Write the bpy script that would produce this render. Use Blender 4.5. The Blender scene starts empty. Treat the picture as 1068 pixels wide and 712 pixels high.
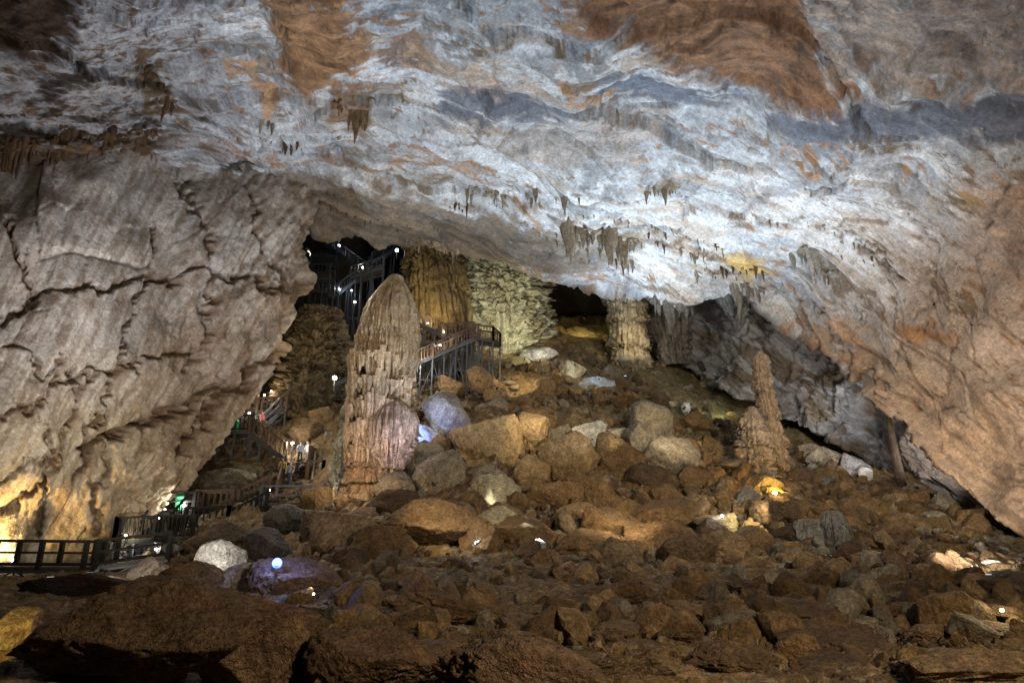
import bpy, math, random
import numpy as np
from mathutils import Vector, Matrix, Euler

scene = bpy.context.scene
COL = scene.collection
R = math.radians

# ------------------------------------------------------------------ camera
PITCH = R(17.1)
F = 712.0
cam_d = bpy.data.cameras.new('camera')
cam = bpy.data.objects.new('camera', cam_d); COL.objects.link(cam)
cam_d.sensor_width = 36; cam_d.lens = 24.0
cam_d.clip_start = 0.1; cam_d.clip_end = 600
cam.location = (0, 0, 0); cam.rotation_euler = (R(90) + PITCH, 0, 0)
scene.camera = cam
# ------------------------------------------------------------------ world
w = bpy.data.worlds.new('World'); scene.world = w; w.use_nodes = True
w.node_tree.nodes['Background'].inputs[0].default_value = (0.60, 0.68, 0.9, 1)
w.node_tree.nodes['Background'].inputs[1].default_value = 0.006
scene.view_settings.view_transform = 'Standard'
scene.view_settings.look = 'None'
scene.view_settings.exposure = 0.16
scene.view_settings.gamma = 1.0
scene.cycles.max_bounces = 5
scene.cycles.diffuse_bounces = 1
scene.cycles.glossy_bounces = 1
scene.cycles.sample_clamp_indirect = 3.0
scene.cycles.use_denoising = True

def rays(px, v):
    px = np.asarray(px, float); v = np.asarray(v, float)
    dx = (px - 534) / F; dy = (356 - v) / F
    c, s = math.cos(PITCH), math.sin(PITCH)
    return np.stack([dx, c - dy * s, s + dy * c], -1)
def PP(px, v, Y):
    d = rays(px, v); Y = np.asarray(Y, float)
    return d * (Y / d[..., 1])[..., None]
def P(px, v, Y): return Vector(PP(px, v, Y).tolist())

COOL = (0.70, 0.84, 1.0); WHITE = (1.0, 0.93, 0.82); WARM = (1.0, 0.66, 0.34); AMBER = (1.0, 0.56, 0.16); BLUE = (0.22, 0.35, 1.0)
# floodlights: px, v, Y of the fitting, px, v, Y of what it lights, watts, cone deg, colour
FLOODS = [
 ((652, 392, 57, .7), (660, 215, 50), 12000, 140, COOL, 'white floodlight on the upper slope below the bright ceiling'),
 ((852, 490, 46.5, .5), (810, 170, 43), 17000, 96, COOL, 'cool floodlight on the right slope aimed at the ceiling'),
 ((566, 583, 31, .7), (520, 100, 37), 25000, 115, COOL, 'cool floodlight among the middle boulders aimed high at the roof'),
 ((1016, 606, 22.5, .25), (985, 370, 38), 16000, 84, (1.0, 0.84, 0.68), 'warm floodlight in front of the orange right wall'),
 ((1030, 600, 22, .3), (900, 60, 29), 5500, 100, (0.9, 0.86, 0.9), 'dim floodlight at right edge aimed at the high roof'),
 ((92, 610, 25, .6), (190, 330, 38), 3800, 100, (1.0, 0.88, 0.70), 'floodlight in the left shadows washing the leaning wall'),
 ((50, 612, 24, .6), (30, 260, 31), 2800, 100, (0.97, 0.94, 0.92), 'floodlight left of the others washing the grey wall face'),
 ((150, 612, 23, .6), (180, 60, 34), 7500, 90, (0.80, 0.82, 1.0), 'bluish floodlight in the left shadows aimed at the brown fringe'),
 ((-25, 597, 32.9, 0.3), (30, 490, 33.5), 2600, 150, (1.0, 0.66, 0.24), 'yellow floodlight beyond the left end of the boardwalk'),
]
# ================================================================== noise
_U = np.uint32
def _h32(ix, iy, iz, seed):
    with np.errstate(over='ignore'):
        n = ix.astype(_U) * _U(374761393) + iy.astype(_U) * _U(668265263) + iz.astype(_U) * _U(1440662683) + _U((seed * 974634777) & 0xFFFFFFFF)
        n = (n ^ (n >> _U(13))) * _U(1274126177)
        n = n ^ (n >> _U(16)); n = n * _U(2246822519)
        return n ^ (n >> _U(15))
def _h(ix, iy, iz, seed): return (_h32(ix, iy, iz, seed) & _U(0xFFFFFF)) / float(0xFFFFFF)
_gr = np.random.default_rng(5).normal(size=(1024, 3)); _gr /= np.linalg.norm(_gr, axis=1)[:, None]; _gr = _gr.astype(np.float32)
_GX, _GY, _GZ = [np.ascontiguousarray(_gr[:, k]) for k in range(3)]
def noise3(p, seed=0):
    p = np.asarray(p, float); fl = np.floor(p); f = (p - fl).astype(np.float32); i = fl.astype(np.int64)
    fx, fy, fz = f[..., 0], f[..., 1], f[..., 2]; u = f * f * f * (f * (f * 6 - 15) + 10); ux, uy, uz = u[..., 0], u[..., 1], u[..., 2]
    out = 0
    for a in (0, 1):
        for b in (0, 1):
            for c in (0, 1):
                k = (_h32(i[..., 0] + a, i[..., 1] + b, i[..., 2] + c, seed) & _U(1023)).astype(np.int32)
                wt = (ux if a else 1 - ux) * (uy if b else 1 - uy) * (uz if c else 1 - uz)
                out = out + wt * ((fx - a) * _GX[k] + (fy - b) * _GY[k] + (fz - c) * _GZ[k])
    return out * 1.6
def fbm(p, oct=4, seed=0, gain=0.5, lac=2.03):
    a = 1.0; s = 0; p = np.array(p, float)
    for k in range(oct):
        s = s + a * noise3(p, seed + k * 17); p = p * lac + 3.7; a *= gain
    return s
def ridged(p, oct=4, seed=0, gain=0.5):
    a = 1.0; s = 0; p = np.array(p, float)
    for k in range(oct):
        s = s + a * (1 - 2 * np.abs(noise3(p, seed + k * 13))); p = p * 2.03 + 1.3; a *= gain
    return s
def vor2(q, seed=0, jit=0.9):
    """returns F1, F2, cell random (3), offset to the cell centre"""
    i = np.floor(q).astype(np.int64); z = np.zeros_like(i[..., 0])
    F1 = np.full(q.shape[:-1], 9.0); F2 = F1.copy()
    cid = np.zeros(q.shape[:-1] + (2,), np.int64); off = np.zeros(q.shape)
    for a in (-1, 0, 1):
        for b in (-1, 0, 1):
            cx = i[..., 0] + a; cy = i[..., 1] + b
            px = cx + .5 + jit * (_h(cx, cy, z, seed) - .5); py = cy + .5 + jit * (_h(cx, cy, z, seed + 91) - .5)
            dx = q[..., 0] - px; dy = q[..., 1] - py
            d = np.sqrt(dx * dx + dy * dy)
            m = d < F1
            F2 = np.where(m, F1, np.minimum(F2, d)); F1 = np.where(m, d, F1)
            cid[..., 0] = np.where(m, cx, cid[..., 0]); cid[..., 1] = np.where(m, cy, cid[..., 1])
            off[..., 0] = np.where(m, dx, off[..., 0]); off[..., 1] = np.where(m, dy, off[..., 1])
    r = np.stack([_h(cid[..., 0], cid[..., 1], z, seed + k) for k in (201, 202, 203)], -1)
    return F1, F2, r, off
def pad(q, z=0.0): return np.concatenate([q, np.full(q.shape[:-1] + (1,), z)], -1)
def facets(q, seed, tilt=0.6, step=0.5):
    F1, F2, r, off = vor2(q, seed)
    h = (r[..., 0] - .5) * step + tilt * ((r[..., 1] - .5) * off[..., 0] + (r[..., 2] - .5) * off[..., 1])
    return h, F2 - F1, r
def sstep(a, b, x):
    t = np.clip((x - a) / (b - a), 0, 1); return t * t * (3 - 2 * t)
def sd_poly(px, v, poly):
    poly = np.array(poly, float); n = len(poly)
    best = np.full(px.shape, 1e18); inside = np.zeros(px.shape, bool)
    for k in range(n):
        a = poly[k]; b = poly[(k + 1) % n]
        e = b - a; wx = px - a[0]; wy = v - a[1]
        t = np.clip((wx * e[0] + wy * e[1]) / max(1e-9, e @ e), 0, 1)
        best = np.minimum(best, (wx - t * e[0]) ** 2 + (wy - t * e[1]) ** 2)
        c = ((a[1] > v) != (b[1] > v))
        with np.errstate(divide='ignore', invalid='ignore'):
            xi = (b[0] - a[0]) * (v - a[1]) / (b[1] - a[1] if b[1] != a[1] else 1e-9) + a[0]
        inside ^= c & (px < xi)
    d = np.sqrt(best); return np.where(inside, d, -d)
def d_line(px, v, pts):
    best = np.full(px.shape, 1e18)
    for a, b in zip(pts[:-1], pts[1:]):
        a = np.array(a, float); b = np.array(b, float); e = b - a
        wx = px - a[0]; wy = v - a[1]
        t = np.clip((wx * e[0] + wy * e[1]) / max(1e-9, e @ e), 0, 1)
        best = np.minimum(best, (wx - t * e[0]) ** 2 + (wy - t * e[1]) ** 2)
    return np.sqrt(best)
class TPS:
    def __init__(s, pts, vals, scale=100.0, lam=0.02):
        s.p = np.array(pts, float) / scale; s.scale = scale; n = len(s.p)
        K = s.k(s.p, s.p) + lam * np.eye(n); Q = np.c_[np.ones(n), s.p]
        A = np.block([[K, Q], [Q.T, np.zeros((3, 3))]])
        s.w = np.linalg.solve(A, np.r_[np.array(vals, float), 0, 0, 0])
    def k(s, a, b):
        r2 = ((a[:, None, :] - b[None]) ** 2).sum(-1); return 0.5 * r2 * np.log(r2 + 1e-12)
    def __call__(s, x, y):
        x = np.asarray(x, float); sh = x.shape
        q = np.c_[x.ravel(), np.asarray(y, float).ravel()] / s.scale
        out = np.empty(len(q))
        for i in range(0, len(q), 40000):
            c = q[i:i + 40000]; out[i:i + 40000] = s.k(c, s.p) @ s.w[:-3] + np.c_[np.ones(len(c)), c] @ s.w[-3:]
        return out.reshape(sh)
# ================================================================== mesh helpers
def mk_mesh(name, V, Fc, cols=None, smooth=True):
    me = bpy.data.meshes.new(name)
    V = np.asarray(V, np.float32).reshape(-1, 3); Fc = np.asarray(Fc, np.int32); k = Fc.shape[1]
    me.vertices.add(len(V)); me.vertices.foreach_set('co', V.ravel())
    me.loops.add(Fc.size); me.loops.foreach_set('vertex_index', Fc.ravel())
    me.polygons.add(len(Fc)); me.polygons.foreach_set('loop_start', np.arange(0, Fc.size, k, dtype=np.int32))
    try: me.polygons.foreach_set('loop_total', np.full(len(Fc), k, np.int32))
    except Exception: pass
    me.update(calc_edges=True)
    me.polygons.foreach_set('use_smooth', np.full(len(Fc), smooth, bool))
    if cols is not None:
        ca = me.color_attributes.new('Col', 'FLOAT_COLOR', 'POINT')
        c4 = np.c_[np.asarray(cols).reshape(-1, 3), np.ones(len(V))].astype(np.float32)
        ca.data.foreach_set('color', c4.ravel())
    return me
def grid_faces(n, m, wrap=False):
    i, j = np.meshgrid(np.arange(n - 1), np.arange(m if wrap else m - 1), indexing='ij')
    j2 = (j + 1) % m
    return np.stack([i * m + j, i * m + j2, (i + 1) * m + j2, (i + 1) * m + j], -1).reshape(-1, 4)
def link(name, me, mat=None, parent=None, loc=None):
    o = bpy.data.objects.new(name, me); COL.objects.link(o)
    if mat is not None and me is not None and not len(me.materials): me.materials.append(mat)
    if parent is not None: o.parent = parent
    if loc is not None: o.location = loc
    return o
def tag(o, label=None, cat=None, group=None, kind=None):
    if label: o['label'] = label
    if cat: o['category'] = cat
    if group: o['group'] = group
    if kind: o['kind'] = kind
    return o
def empty(name, loc, rz=0.0):
    o = bpy.data.objects.new(name, None); COL.objects.link(o); o.location = loc; o.rotation_euler = (0, 0, rz); o.empty_display_size = .3
    return o
# ================================================================== materials
def new_mat(name):
    m = bpy.data.materials.new(name); m.use_nodes = True
    nt = m.node_tree; b = nt.nodes['Principled BSDF']; return m, nt, b
def rock_mat(name, src='attr', scale=1.0, bump=0.12, rough=0.75, spec=0.3, var=(0.55, 1.3), tint=(0.75, 0.5, 0.3), tintamt=0.35, fleck=0.0, grain=(.66, 1.22), gsc=5.0):
    m, nt, b = new_mat(name); N = nt.nodes; L = nt.links
    tc = N.new('ShaderNodeTexCoord'); oi = N.new('ShaderNodeObjectInfo')
    ad = N.new('ShaderNodeVectorMath'); ad.operation = 'MULTIPLY_ADD'
    geo = N.new('ShaderNodeNewGeometry'); L.new(geo.outputs['Position'], ad.inputs[0]); ad.inputs[1].default_value = (scale,) * 3
    if src == 'obj':
        cv = N.new('ShaderNodeCombineXYZ')
        mm = N.new('ShaderNodeMath'); mm.operation = 'MULTIPLY'; mm.inputs[1].default_value = 57.0
        L.new(oi.outputs['Random'], mm.inputs[0]); L.new(mm.outputs[0], cv.inputs[0]); L.new(mm.outputs[0], cv.inputs[1])
        L.new(cv.outputs[0], ad.inputs[2])
    co = ad.outputs[0]
    def noi(sc, det, ro=0.6, dist=0.0):
        n = N.new('ShaderNodeTexNoise'); n.inputs['Scale'].default_value = sc; n.inputs['Detail'].default_value = det
        n.inputs['Roughness'].default_value = ro; n.inputs['Distortion'].default_value = dist; L.new(co, n.inputs['Vector']); return n.outputs['Fac']
    n1 = noi(1.3, 6, 0.66, 0.3); n2 = noi(7.0, 3, 0.75); n3 = noi(0.45, 4, 0.6, 0.8)
    vo = N.new('ShaderNodeTexVoronoi'); vo.feature = 'DISTANCE_TO_EDGE'; vo.inputs['Scale'].default_value = 0.9
    wv = N.new('ShaderNodeVectorMath'); wv.operation = 'ADD'
    nn = N.new('ShaderNodeTexNoise'); nn.inputs['Scale'].default_value = 1.3; nn.inputs['Detail'].default_value = 4; L.new(co, nn.inputs['Vector'])
    L.new(co, wv.inputs[0]); L.new(nn.outputs['Color'], wv.inputs[1]); L.new(wv.outputs[0], vo.inputs['Vector'])
    crk = N.new('ShaderNodeMapRange'); crk.inputs['From Max'].default_value = 0.035; L.new(vo.outputs['Distance'], crk.inputs['Value'])
    # base colour
    if src == 'attr':
        at = N.new('ShaderNodeAttribute'); at.attribute_name = 'Col'; base = at.outputs['Color']
    else: base = oi.outputs['Color']
    mr = N.new('ShaderNodeMapRange'); mr.inputs['From Min'].default_value = 0.3; mr.inputs['From Max'].default_value = 0.7
    mr.inputs['To Min'].default_value = var[0]; mr.inputs['To Max'].default_value = var[1]; L.new(n1, mr.inputs['Value'])
    mr2 = N.new('ShaderNodeMapRange'); mr2.inputs['From Min'].default_value = 0.3; mr2.inputs['From Max'].default_value = 0.7
    mr2.inputs['To Min'].default_value = 0.75; mr2.inputs['To Max'].default_value = 1.2; L.new(n2, mr2.inputs['Value'])
    mu = N.new('ShaderNodeMath'); mu.operation = 'MULTIPLY'; L.new(mr.outputs[0], mu.inputs[0]); L.new(mr2.outputs[0], mu.inputs[1])
    vm = N.new('ShaderNodeVectorMath'); vm.operation = 'SCALE'; L.new(base, vm.inputs[0]); L.new(mu.outputs[0], vm.inputs['Scale'])
    tf = N.new('ShaderNodeMapRange'); tf.inputs['From Min'].default_value = 0.52; tf.inputs['From Max'].default_value = 0.68; tf.inputs['To Max'].default_value = tintamt; L.new(n3, tf.inputs['Value'])
    mx = N.new('ShaderNodeMix'); mx.data_type = 'RGBA'; mx.blend_type = 'MULTIPLY'
    L.new(tf.outputs[0], mx.inputs['Factor']); L.new(vm.outputs[0], mx.inputs['A']); mx.inputs['B'].default_value = (*tint, 1)
    out = mx.outputs['Result']
    if fleck:
        v2 = N.new('ShaderNodeTexNoise'); v2.inputs['Scale'].default_value = 3.2; v2.inputs['Detail'].default_value = 3; v2.inputs['Roughness'].default_value = .8; L.new(co, v2.inputs['Vector'])
        fm = N.new('ShaderNodeMapRange'); fm.inputs['From Min'].default_value = 0.66; fm.inputs['From Max'].default_value = 0.72; fm.inputs['To Max'].default_value = fleck; L.new(v2.outputs['Fac'], fm.inputs['Value'])
        m3 = N.new('ShaderNodeMix'); m3.data_type = 'RGBA'; L.new(fm.outputs[0], m3.inputs['Factor']); L.new(out, m3.inputs['A']); m3.inputs['B'].default_value = (.42, .38, .32, 1); out = m3.outputs['Result']
    # fine grain and stained hairline fissures
    fg = N.new('ShaderNodeMapRange'); fg.inputs['From Min'].default_value = .40; fg.inputs['From Max'].default_value = .60; fg.inputs['To Min'].default_value = grain[0]; fg.inputs['To Max'].default_value = grain[1]
    L.new(noi(gsc, 4, 0.72, 0.0), fg.inputs['Value']); last = fg.outputs[0]
    cmask = None
    for vs_, wd_, sd_ in ((.42, .012, .56), (1.5, .022, .585)):
        v3 = N.new('ShaderNodeTexVoronoi'); v3.feature = 'DISTANCE_TO_EDGE'; v3.inputs['Scale'].default_value = vs_ / scale
        sc3 = N.new('ShaderNodeVectorMath'); sc3.operation = 'MULTIPLY_ADD'; sc3.inputs[1].default_value = (.55 / vs_,) * 3; L.new(nn.outputs['Color'], sc3.inputs[0]); L.new(co, sc3.inputs[2]); L.new(sc3.outputs[0], v3.inputs['Vector'])
        g1 = N.new('ShaderNodeMapRange'); g1.inputs['From Max'].default_value = wd_; g1.inputs['To Min'].default_value = 1; g1.inputs['To Max'].default_value = 0; L.new(v3.outputs['Distance'], g1.inputs['Value'])
        g2 = N.new('ShaderNodeMapRange'); g2.inputs['From Min'].default_value = sd_ - .02; g2.inputs['From Max'].default_value = sd_ + .06; L.new(noi(.5 + vs_ * .3, 2, .6), g2.inputs['Value'])
        g3 = N.new('ShaderNodeMath'); g3.operation = 'MULTIPLY'; L.new(g1.outputs[0], g3.inputs[0]); L.new(g2.outputs[0], g3.inputs[1])
        if cmask is None: cmask = g3.outputs[0]
        else:
            g4 = N.new('ShaderNodeMath'); g4.operation = 'MAXIMUM'; L.new(cmask, g4.inputs[0]); L.new(g3.outputs[0], g4.inputs[1]); cmask = g4.outputs[0]
    cm = N.new('ShaderNodeMath'); cm.operation = 'MULTIPLY_ADD'; L.new(cmask, cm.inputs[0]); cm.inputs[1].default_value = -.7; cm.inputs[2].default_value = 1.0
    fm2 = N.new('ShaderNodeMath'); fm2.operation = 'MULTIPLY'; L.new(cm.outputs[0], fm2.inputs[0]); L.new(last, fm2.inputs[1])
    ov = N.new('ShaderNodeVectorMath'); ov.operation = 'SCALE'; L.new(out, ov.inputs[0]); L.new(fm2.outputs[0], ov.inputs['Scale']); out = ov.outputs[0]
    L.new(out, b.inputs['Base Color'])
    b.inputs['Roughness'].default_value = rough; b.inputs['Specular IOR Level'].default_value = spec
    # bump
    s1 = N.new('ShaderNodeMath'); s1.operation = 'MULTIPLY_ADD'; L.new(noi(2.6, 5, 0.7, 0.0), s1.inputs[0]); s1.inputs[1].default_value = 1.6; L.new(n2, s1.inputs[2])
    s2 = s1
    bp = N.new('ShaderNodeBump'); bp.inputs['Strength'].default_value = 1.0; bp.inputs['Distance'].default_value = bump
    L.new(s1.outputs[0], bp.inputs['Height']); L.new(bp.outputs[0], b.inputs['Normal'])
    return m
def flat_mat(name, col, rough=0.5, metal=0.0, emit=None, strength=0, var=0.25, sc=4.0):
    m, nt, b = new_mat(name); N = nt.nodes; L = nt.links
    b.inputs['Roughness'].default_value = rough; b.inputs['Metallic'].default_value = metal
    tc = N.new('ShaderNodeTexCoord'); n = N.new('ShaderNodeTexNoise'); n.inputs['Scale'].default_value = sc; n.inputs['Detail'].default_value = 5
    L.new(tc.outputs['Object'], n.inputs['Vector'])
    mx = N.new('ShaderNodeMix'); mx.data_type = 'RGBA'; L.new(n.outputs['Fac'], mx.inputs['Factor'])
    mx.inputs['A'].default_value = (*[c * (1 - var) for c in col], 1); mx.inputs['B'].default_value = (*[min(1, c * (1 + var)) for c in col], 1)
    L.new(mx.outputs['Result'], b.inputs['Base Color'])
    if emit: b.inputs['Emission Color'].default_value = (*emit, 1); b.inputs['Emission Strength'].default_value = strength
    return m
M_WALL = rock_mat('limestone', 'attr', 1.0, bump=0.05, rough=0.7, var=(0.78, 1.14), tint=(0.78, 0.62, 0.48), tintamt=0.35, grain=(.80, 1.12), gsc=4.0)
M_GROUND = rock_mat('clay_covered_rock', 'attr', 1.6, bump=0.10, rough=0.68, spec=.35, var=(0.45, 1.45), tint=(0.6, 0.45, 0.35), tintamt=0.5, fleck=0.35)
M_BOULD = rock_mat('boulder_rock', 'obj', 1.7, bump=0.12, rough=0.72, var=(0.5, 1.4), tint=(0.7, 0.5, 0.36), tintamt=0.5, fleck=0.25)
M_FLOW = rock_mat('flowstone', 'attr', 2.0, bump=0.07, rough=0.6, spec=.4, var=(0.6, 1.25), tint=(0.7, 0.5, 0.34), tintamt=0.5)
M_STEEL = flat_mat('galvanised_steel', (0.09, 0.105, 0.13), 0.4, 0.6)
M_DARK = flat_mat('dark_wood', (0.007, 0.006, 0.005), 0.85)
M_RAILW = flat_mat('weathered_rail_wood', (0.08, 0.048, 0.03), 0.6)
M_DECK = flat_mat('walkway_planks', (0.11, 0.08, 0.055), 0.6)
M_ALC = flat_mat('alcove_rail_metal', (0.05, 0.055, 0.06), 0.5, 0.3)
M_CONC = flat_mat('grey_concrete', (0.20, 0.20, 0.19), 0.8)
M_BLACK = flat_mat('lamp_housing', (0.03, 0.03, 0.03), 0.4)
def glow(name, col, s): return flat_mat(name, col, 0.3, 0, col, s, var=0)
M_GLOWW = glow('lamp_glow_white', (1.0, 0.93, 0.80), 30)
M_GLOWC = glow('lamp_glow_cool', (0.75, 0.86, 1.0), 35)
M_GLOWY = glow('lamp_glow_amber', (1.0, 0.75, 0.35), 25)
M_LENS = glow('floodlight_lens', (0.8, 0.9, 1.0), 1.0)
M_GLOWB = glow('lamp_glow_blue', (0.45, 0.60, 1.0), 120)
# ================================================================== rock sheets (ceiling, walls)
def make_sheet(name, px, v, Y, disp, colf, mat=None, label=None):
    """px, v, Y: 2-D arrays giving the undisplaced surface; disp/colf: functions of the surface arrays"""
    Q = PP(px, v, Y)
    du = np.gradient(Q, axis=1); dv = np.gradient(Q, axis=0)
    n = np.cross(du, dv); n /= np.linalg.norm(n, axis=-1, keepdims=True) + 1e-9
    s = np.sign((n * Q).sum(-1)); s = np.where(s == 0, 1, s)
    n = -n * s[..., None]
    # smooth the normals a little so that hard corners stay whole
    for _ in range(6):
        n[1:-1, 1:-1] = (n[1:-1, 1:-1] * 2 + n[:-2, 1:-1] + n[2:, 1:-1] + n[1:-1, :-2] + n[1:-1, 2:]) / 6
    n /= np.linalg.norm(n, axis=-1, keepdims=True) + 1e-9
    h = disp(px, v, Q)
    W = Q + n * h[..., None]
    c = colf(px, v, Q, h)
    me = mk_mesh(name, W, grid_faces(*px.shape), c)
    o = link(name, me, mat or M_WALL); o['kind'] = 'structure'
    if label: o['label'] = label
    return W
def interp(x, pts):
    a = np.array(pts, float); return np.interp(x, a[:, 0], a[:, 1])
# ---- ceiling
ceil_ctrl = [(-150,-150,21),(0,-150,22),(270,-150,23),(534,-150,24),(800,-150,23),(1068,-150,20),(1230,-150,18),
 (-150,0,24),(0,0,27),(270,0,29),(534,0,30),(800,0,29),(1068,0,25),(1230,0,22),
 (-150,100,27),(0,100,31),(150,100,35),(270,100,38),(534,100,39),(800,100,37),(1068,100,29),(1230,100,25),
 (-150,200,29),(0,200,33.5),(160,172,38),(250,180,43),(335,235,49),(430,220,51),(534,200,50),(700,200,49),(800,200,47),(950,200,41),(1068,200,34),(1230,200,29),
 (430,255,57),(534,275,61),(650,300,60),(740,305,58),(800,330,55),(870,370,50),(800,270,52),(950,300,43),(1068,300,36),(1230,300,31),
 (960,445,42),(1068,440,36),(1230,440,31),(1068,560,33),(1150,610,30),(1230,560,29)]
CEIL = TPS([c[:2] for c in ceil_ctrl], [c[2] for c in ceil_ctrl])
lip = [(-250,222),(0,205),(80,196),(160,170),(215,180),(250,188),(300,205),(322,232),(335,250),(370,247),(400,258),(430,254),(480,264),(530,276),(570,292),(620,302),(660,306),(700,322),(740,312),(770,305),(800,328),(840,350),(870,374),(900,398),(940,434),(970,462),(1000,500),(1040,540),(1070,562),(1150,612),(1260,680)]
def warp(px, v, a=10, s=0.02, seed=5):
    q = pad(np.stack([px, v], -1) * s)
    return px + a * fbm(q, 4, seed, .6), v + a * fbm(q + 40, 4, seed + 3, .6)
BROWN = (0.27, 0.145, 0.075); ORANGE = (0.44, 0.26, 0.13); SLATE = (0.13, 0.15, 0.19); TAN = (0.40, 0.30, 0.20); DK = (0.06, 0.036, 0.02); GREY = (0.33, 0.34, 0.36); PINK = (0.60, 0.42, 0.30)
# (polygon, colour, feather px, strength, relief m, raggedness)
ceil_stains_shade = [
 ([(590,-20),(612,14),(660,42),(700,64),(722,80),(790,90),(882,98),(905,84),(868,72),(850,40),(830,-20)], BROWN, 5, 1.0, -0.9, 0.5),
 ([(840,-20),(1150,-20),(1150,90),(1000,80),(905,72),(860,60)], (0.46,0.36,0.28), 12, .7, -0.3, 1.8),
 ([(455,94),(478,80),(520,82),(556,92),(600,114),(560,118),(500,113),(462,115)], SLATE, 4, .85, -0.5, 0.5),
 ([(598,92),(640,74),(700,84),(760,98),(800,102),(900,98),(1000,95),(1150,105),(1150,150),(1000,142),(920,128),(850,122),(790,112),(740,114),(700,122),(640,124)], SLATE, 5, .88, -0.5, 0.7),
 ([(262,-20),(352,-20),(384,36),(389,60),(352,80),(320,100),(296,70),(292,34)], (0.31,0.175,0.09), 5, 1.0, 0.6, 0.8),
 ([(350,82),(385,90),(390,128),(372,134),(340,110)], (0.25,0.15,0.08), 5, .9, 0.3, 1.2),
 ([(396,52),(438,36),(446,74),(424,82)], (0.22,0.14,0.10), 3, .9, -0.4, 0.4),
 ([(588,72),(606,80),(640,112),(634,130),(604,106)], ORANGE, 4, .9, 0.0, 1.0),
 ([(430,42),(560,72),(566,92),(480,84),(420,66)], (0.52,0.37,0.25), 9, .6, 0, 1.8),
 ([(500,150),(545,128),(620,128),(690,142),(660,165),(580,172),(530,165)], (0.42,0.37,0.33), 6, .8, -0.2, .8),
 ([(238,76),(262,82),(302,108),(280,116)], ORANGE, 4, .9, .1, 1.2),
 ([(145,40),(172,55),(188,110),(164,125),(150,80)], (0.13,0.08,0.04), 4, .9, -0.2, 2.0),
 ([(80,50),(103,47),(92,72),(48,108),(36,98)], (0.05,0.035,0.025), 4, .95, -0.5, .6),
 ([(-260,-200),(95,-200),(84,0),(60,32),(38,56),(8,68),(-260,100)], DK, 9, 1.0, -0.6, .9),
 ([(-260,160),(0,150),(90,140),(165,138),(168,190),(-260,240)], (0.13,0.075,0.035), 6, .95, .3, 1.3),
 ([(225,165),(262,163),(268,178),(228,178)], (0.03,0.03,0.03), 3, .95, -1.0, .4),  # roof hole: its dark shade is painted in as well as recessed
 ([(165,180),(330,185),(430,186),(480,214),(560,232),(650,250),(690,268),(650,282),(560,288),(480,275),(335,270),(300,215),(165,195)], (0.19,0.15,0.11), 7, .9, .0, 1.4),
 ([(755,262),(790,264),(812,282),(775,284)], (0.55,0.36,0.12), 4, .9, 0, .6),
 ([(865,335),(910,345),(960,385),(1068,450),(1200,520),(1200,640),(1068,575),(1000,510),(930,430),(880,390)], (0.56,0.39,0.26), 16, .75, 0, 1.8),
 ([(940,336),(975,340),(1012,354),(980,360),(950,352)], (0.38,0.19,0.08), 4, .9, .1, 1),
 ([(820,320),(862,330),(900,380),(880,395),(840,352)], (0.42,0.26,0.15), 6, .8, .2, 1.8),
 ([(1018,190),(1150,180),(1150,300),(1040,290),(1010,240)], (0.5,0.33,0.22), 14, .7, 0, 2),
 ([(970,203),(1030,203),(1034,210),(975,210)], (0.3,0.2,0.09), 3, .9, -.2, .5),
 ([(796,178),(840,186),(832,200),(800,194)], GREY, 4, .8, -.3, .6),
 ([(745,178),(780,190),(800,202),(770,200)], GREY, 4, .7, -.3, .6),
]
ceil_cracks = [([(600,70),(640,130)],.3),([(905,72),(900,110),(930,160)],.5),([(455,0),(430,45),(400,50)],.3),([(500,150),(540,128),(700,142),(800,150),(900,160)],.35),
 ([(850,225),(866,245),(900,262),(925,285)],.5),([(160,120),(330,160),(420,185),(520,205),(660,240),(760,268)],.6),([(60,160),(165,128),(280,138),(420,150)],.5),([(800,290),(850,330),(890,380),(940,420)],.4),
 ([(940,200),(970,300),(960,340)],.3),([(700,-20),(690,40),(705,66)],.4),([(960,430),(1000,380),(1010,350)],.3)]
def qcoord(px, v): return np.stack([px, v], -1) / 712 * 44.0
def rot(q, deg):
    c, s = math.cos(R(deg)), math.sin(R(deg)); return np.stack([q[..., 0] * c + q[..., 1] * s, -q[..., 0] * s + q[..., 1] * c], -1)
FLOWL = [(-250,215),(0,205),(160,190),(330,218),(450,250),(570,285),(700,318),(800,348),(900,415),(1000,502),(1070,565),(1260,690)]
def bed_coord(px, v):
    """along / across coordinates (m) that follow the bedding sweeping down to the right"""
    lv = interp(px, FLOWL); sq = np.stack([px, v], -1) / 712 * 44.0
    a = sq[..., 0]; b = (v - 20) / (lv - 20) * 15.0 + 1.4 * fbm(pad(sq * .07), 2, 81); return np.stack([a, b], -1)
def saw(x, k=.12):
    f = x - np.floor(x); return np.where(f < 1 - k, f / (1 - k), (1 - f) / k)
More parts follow.
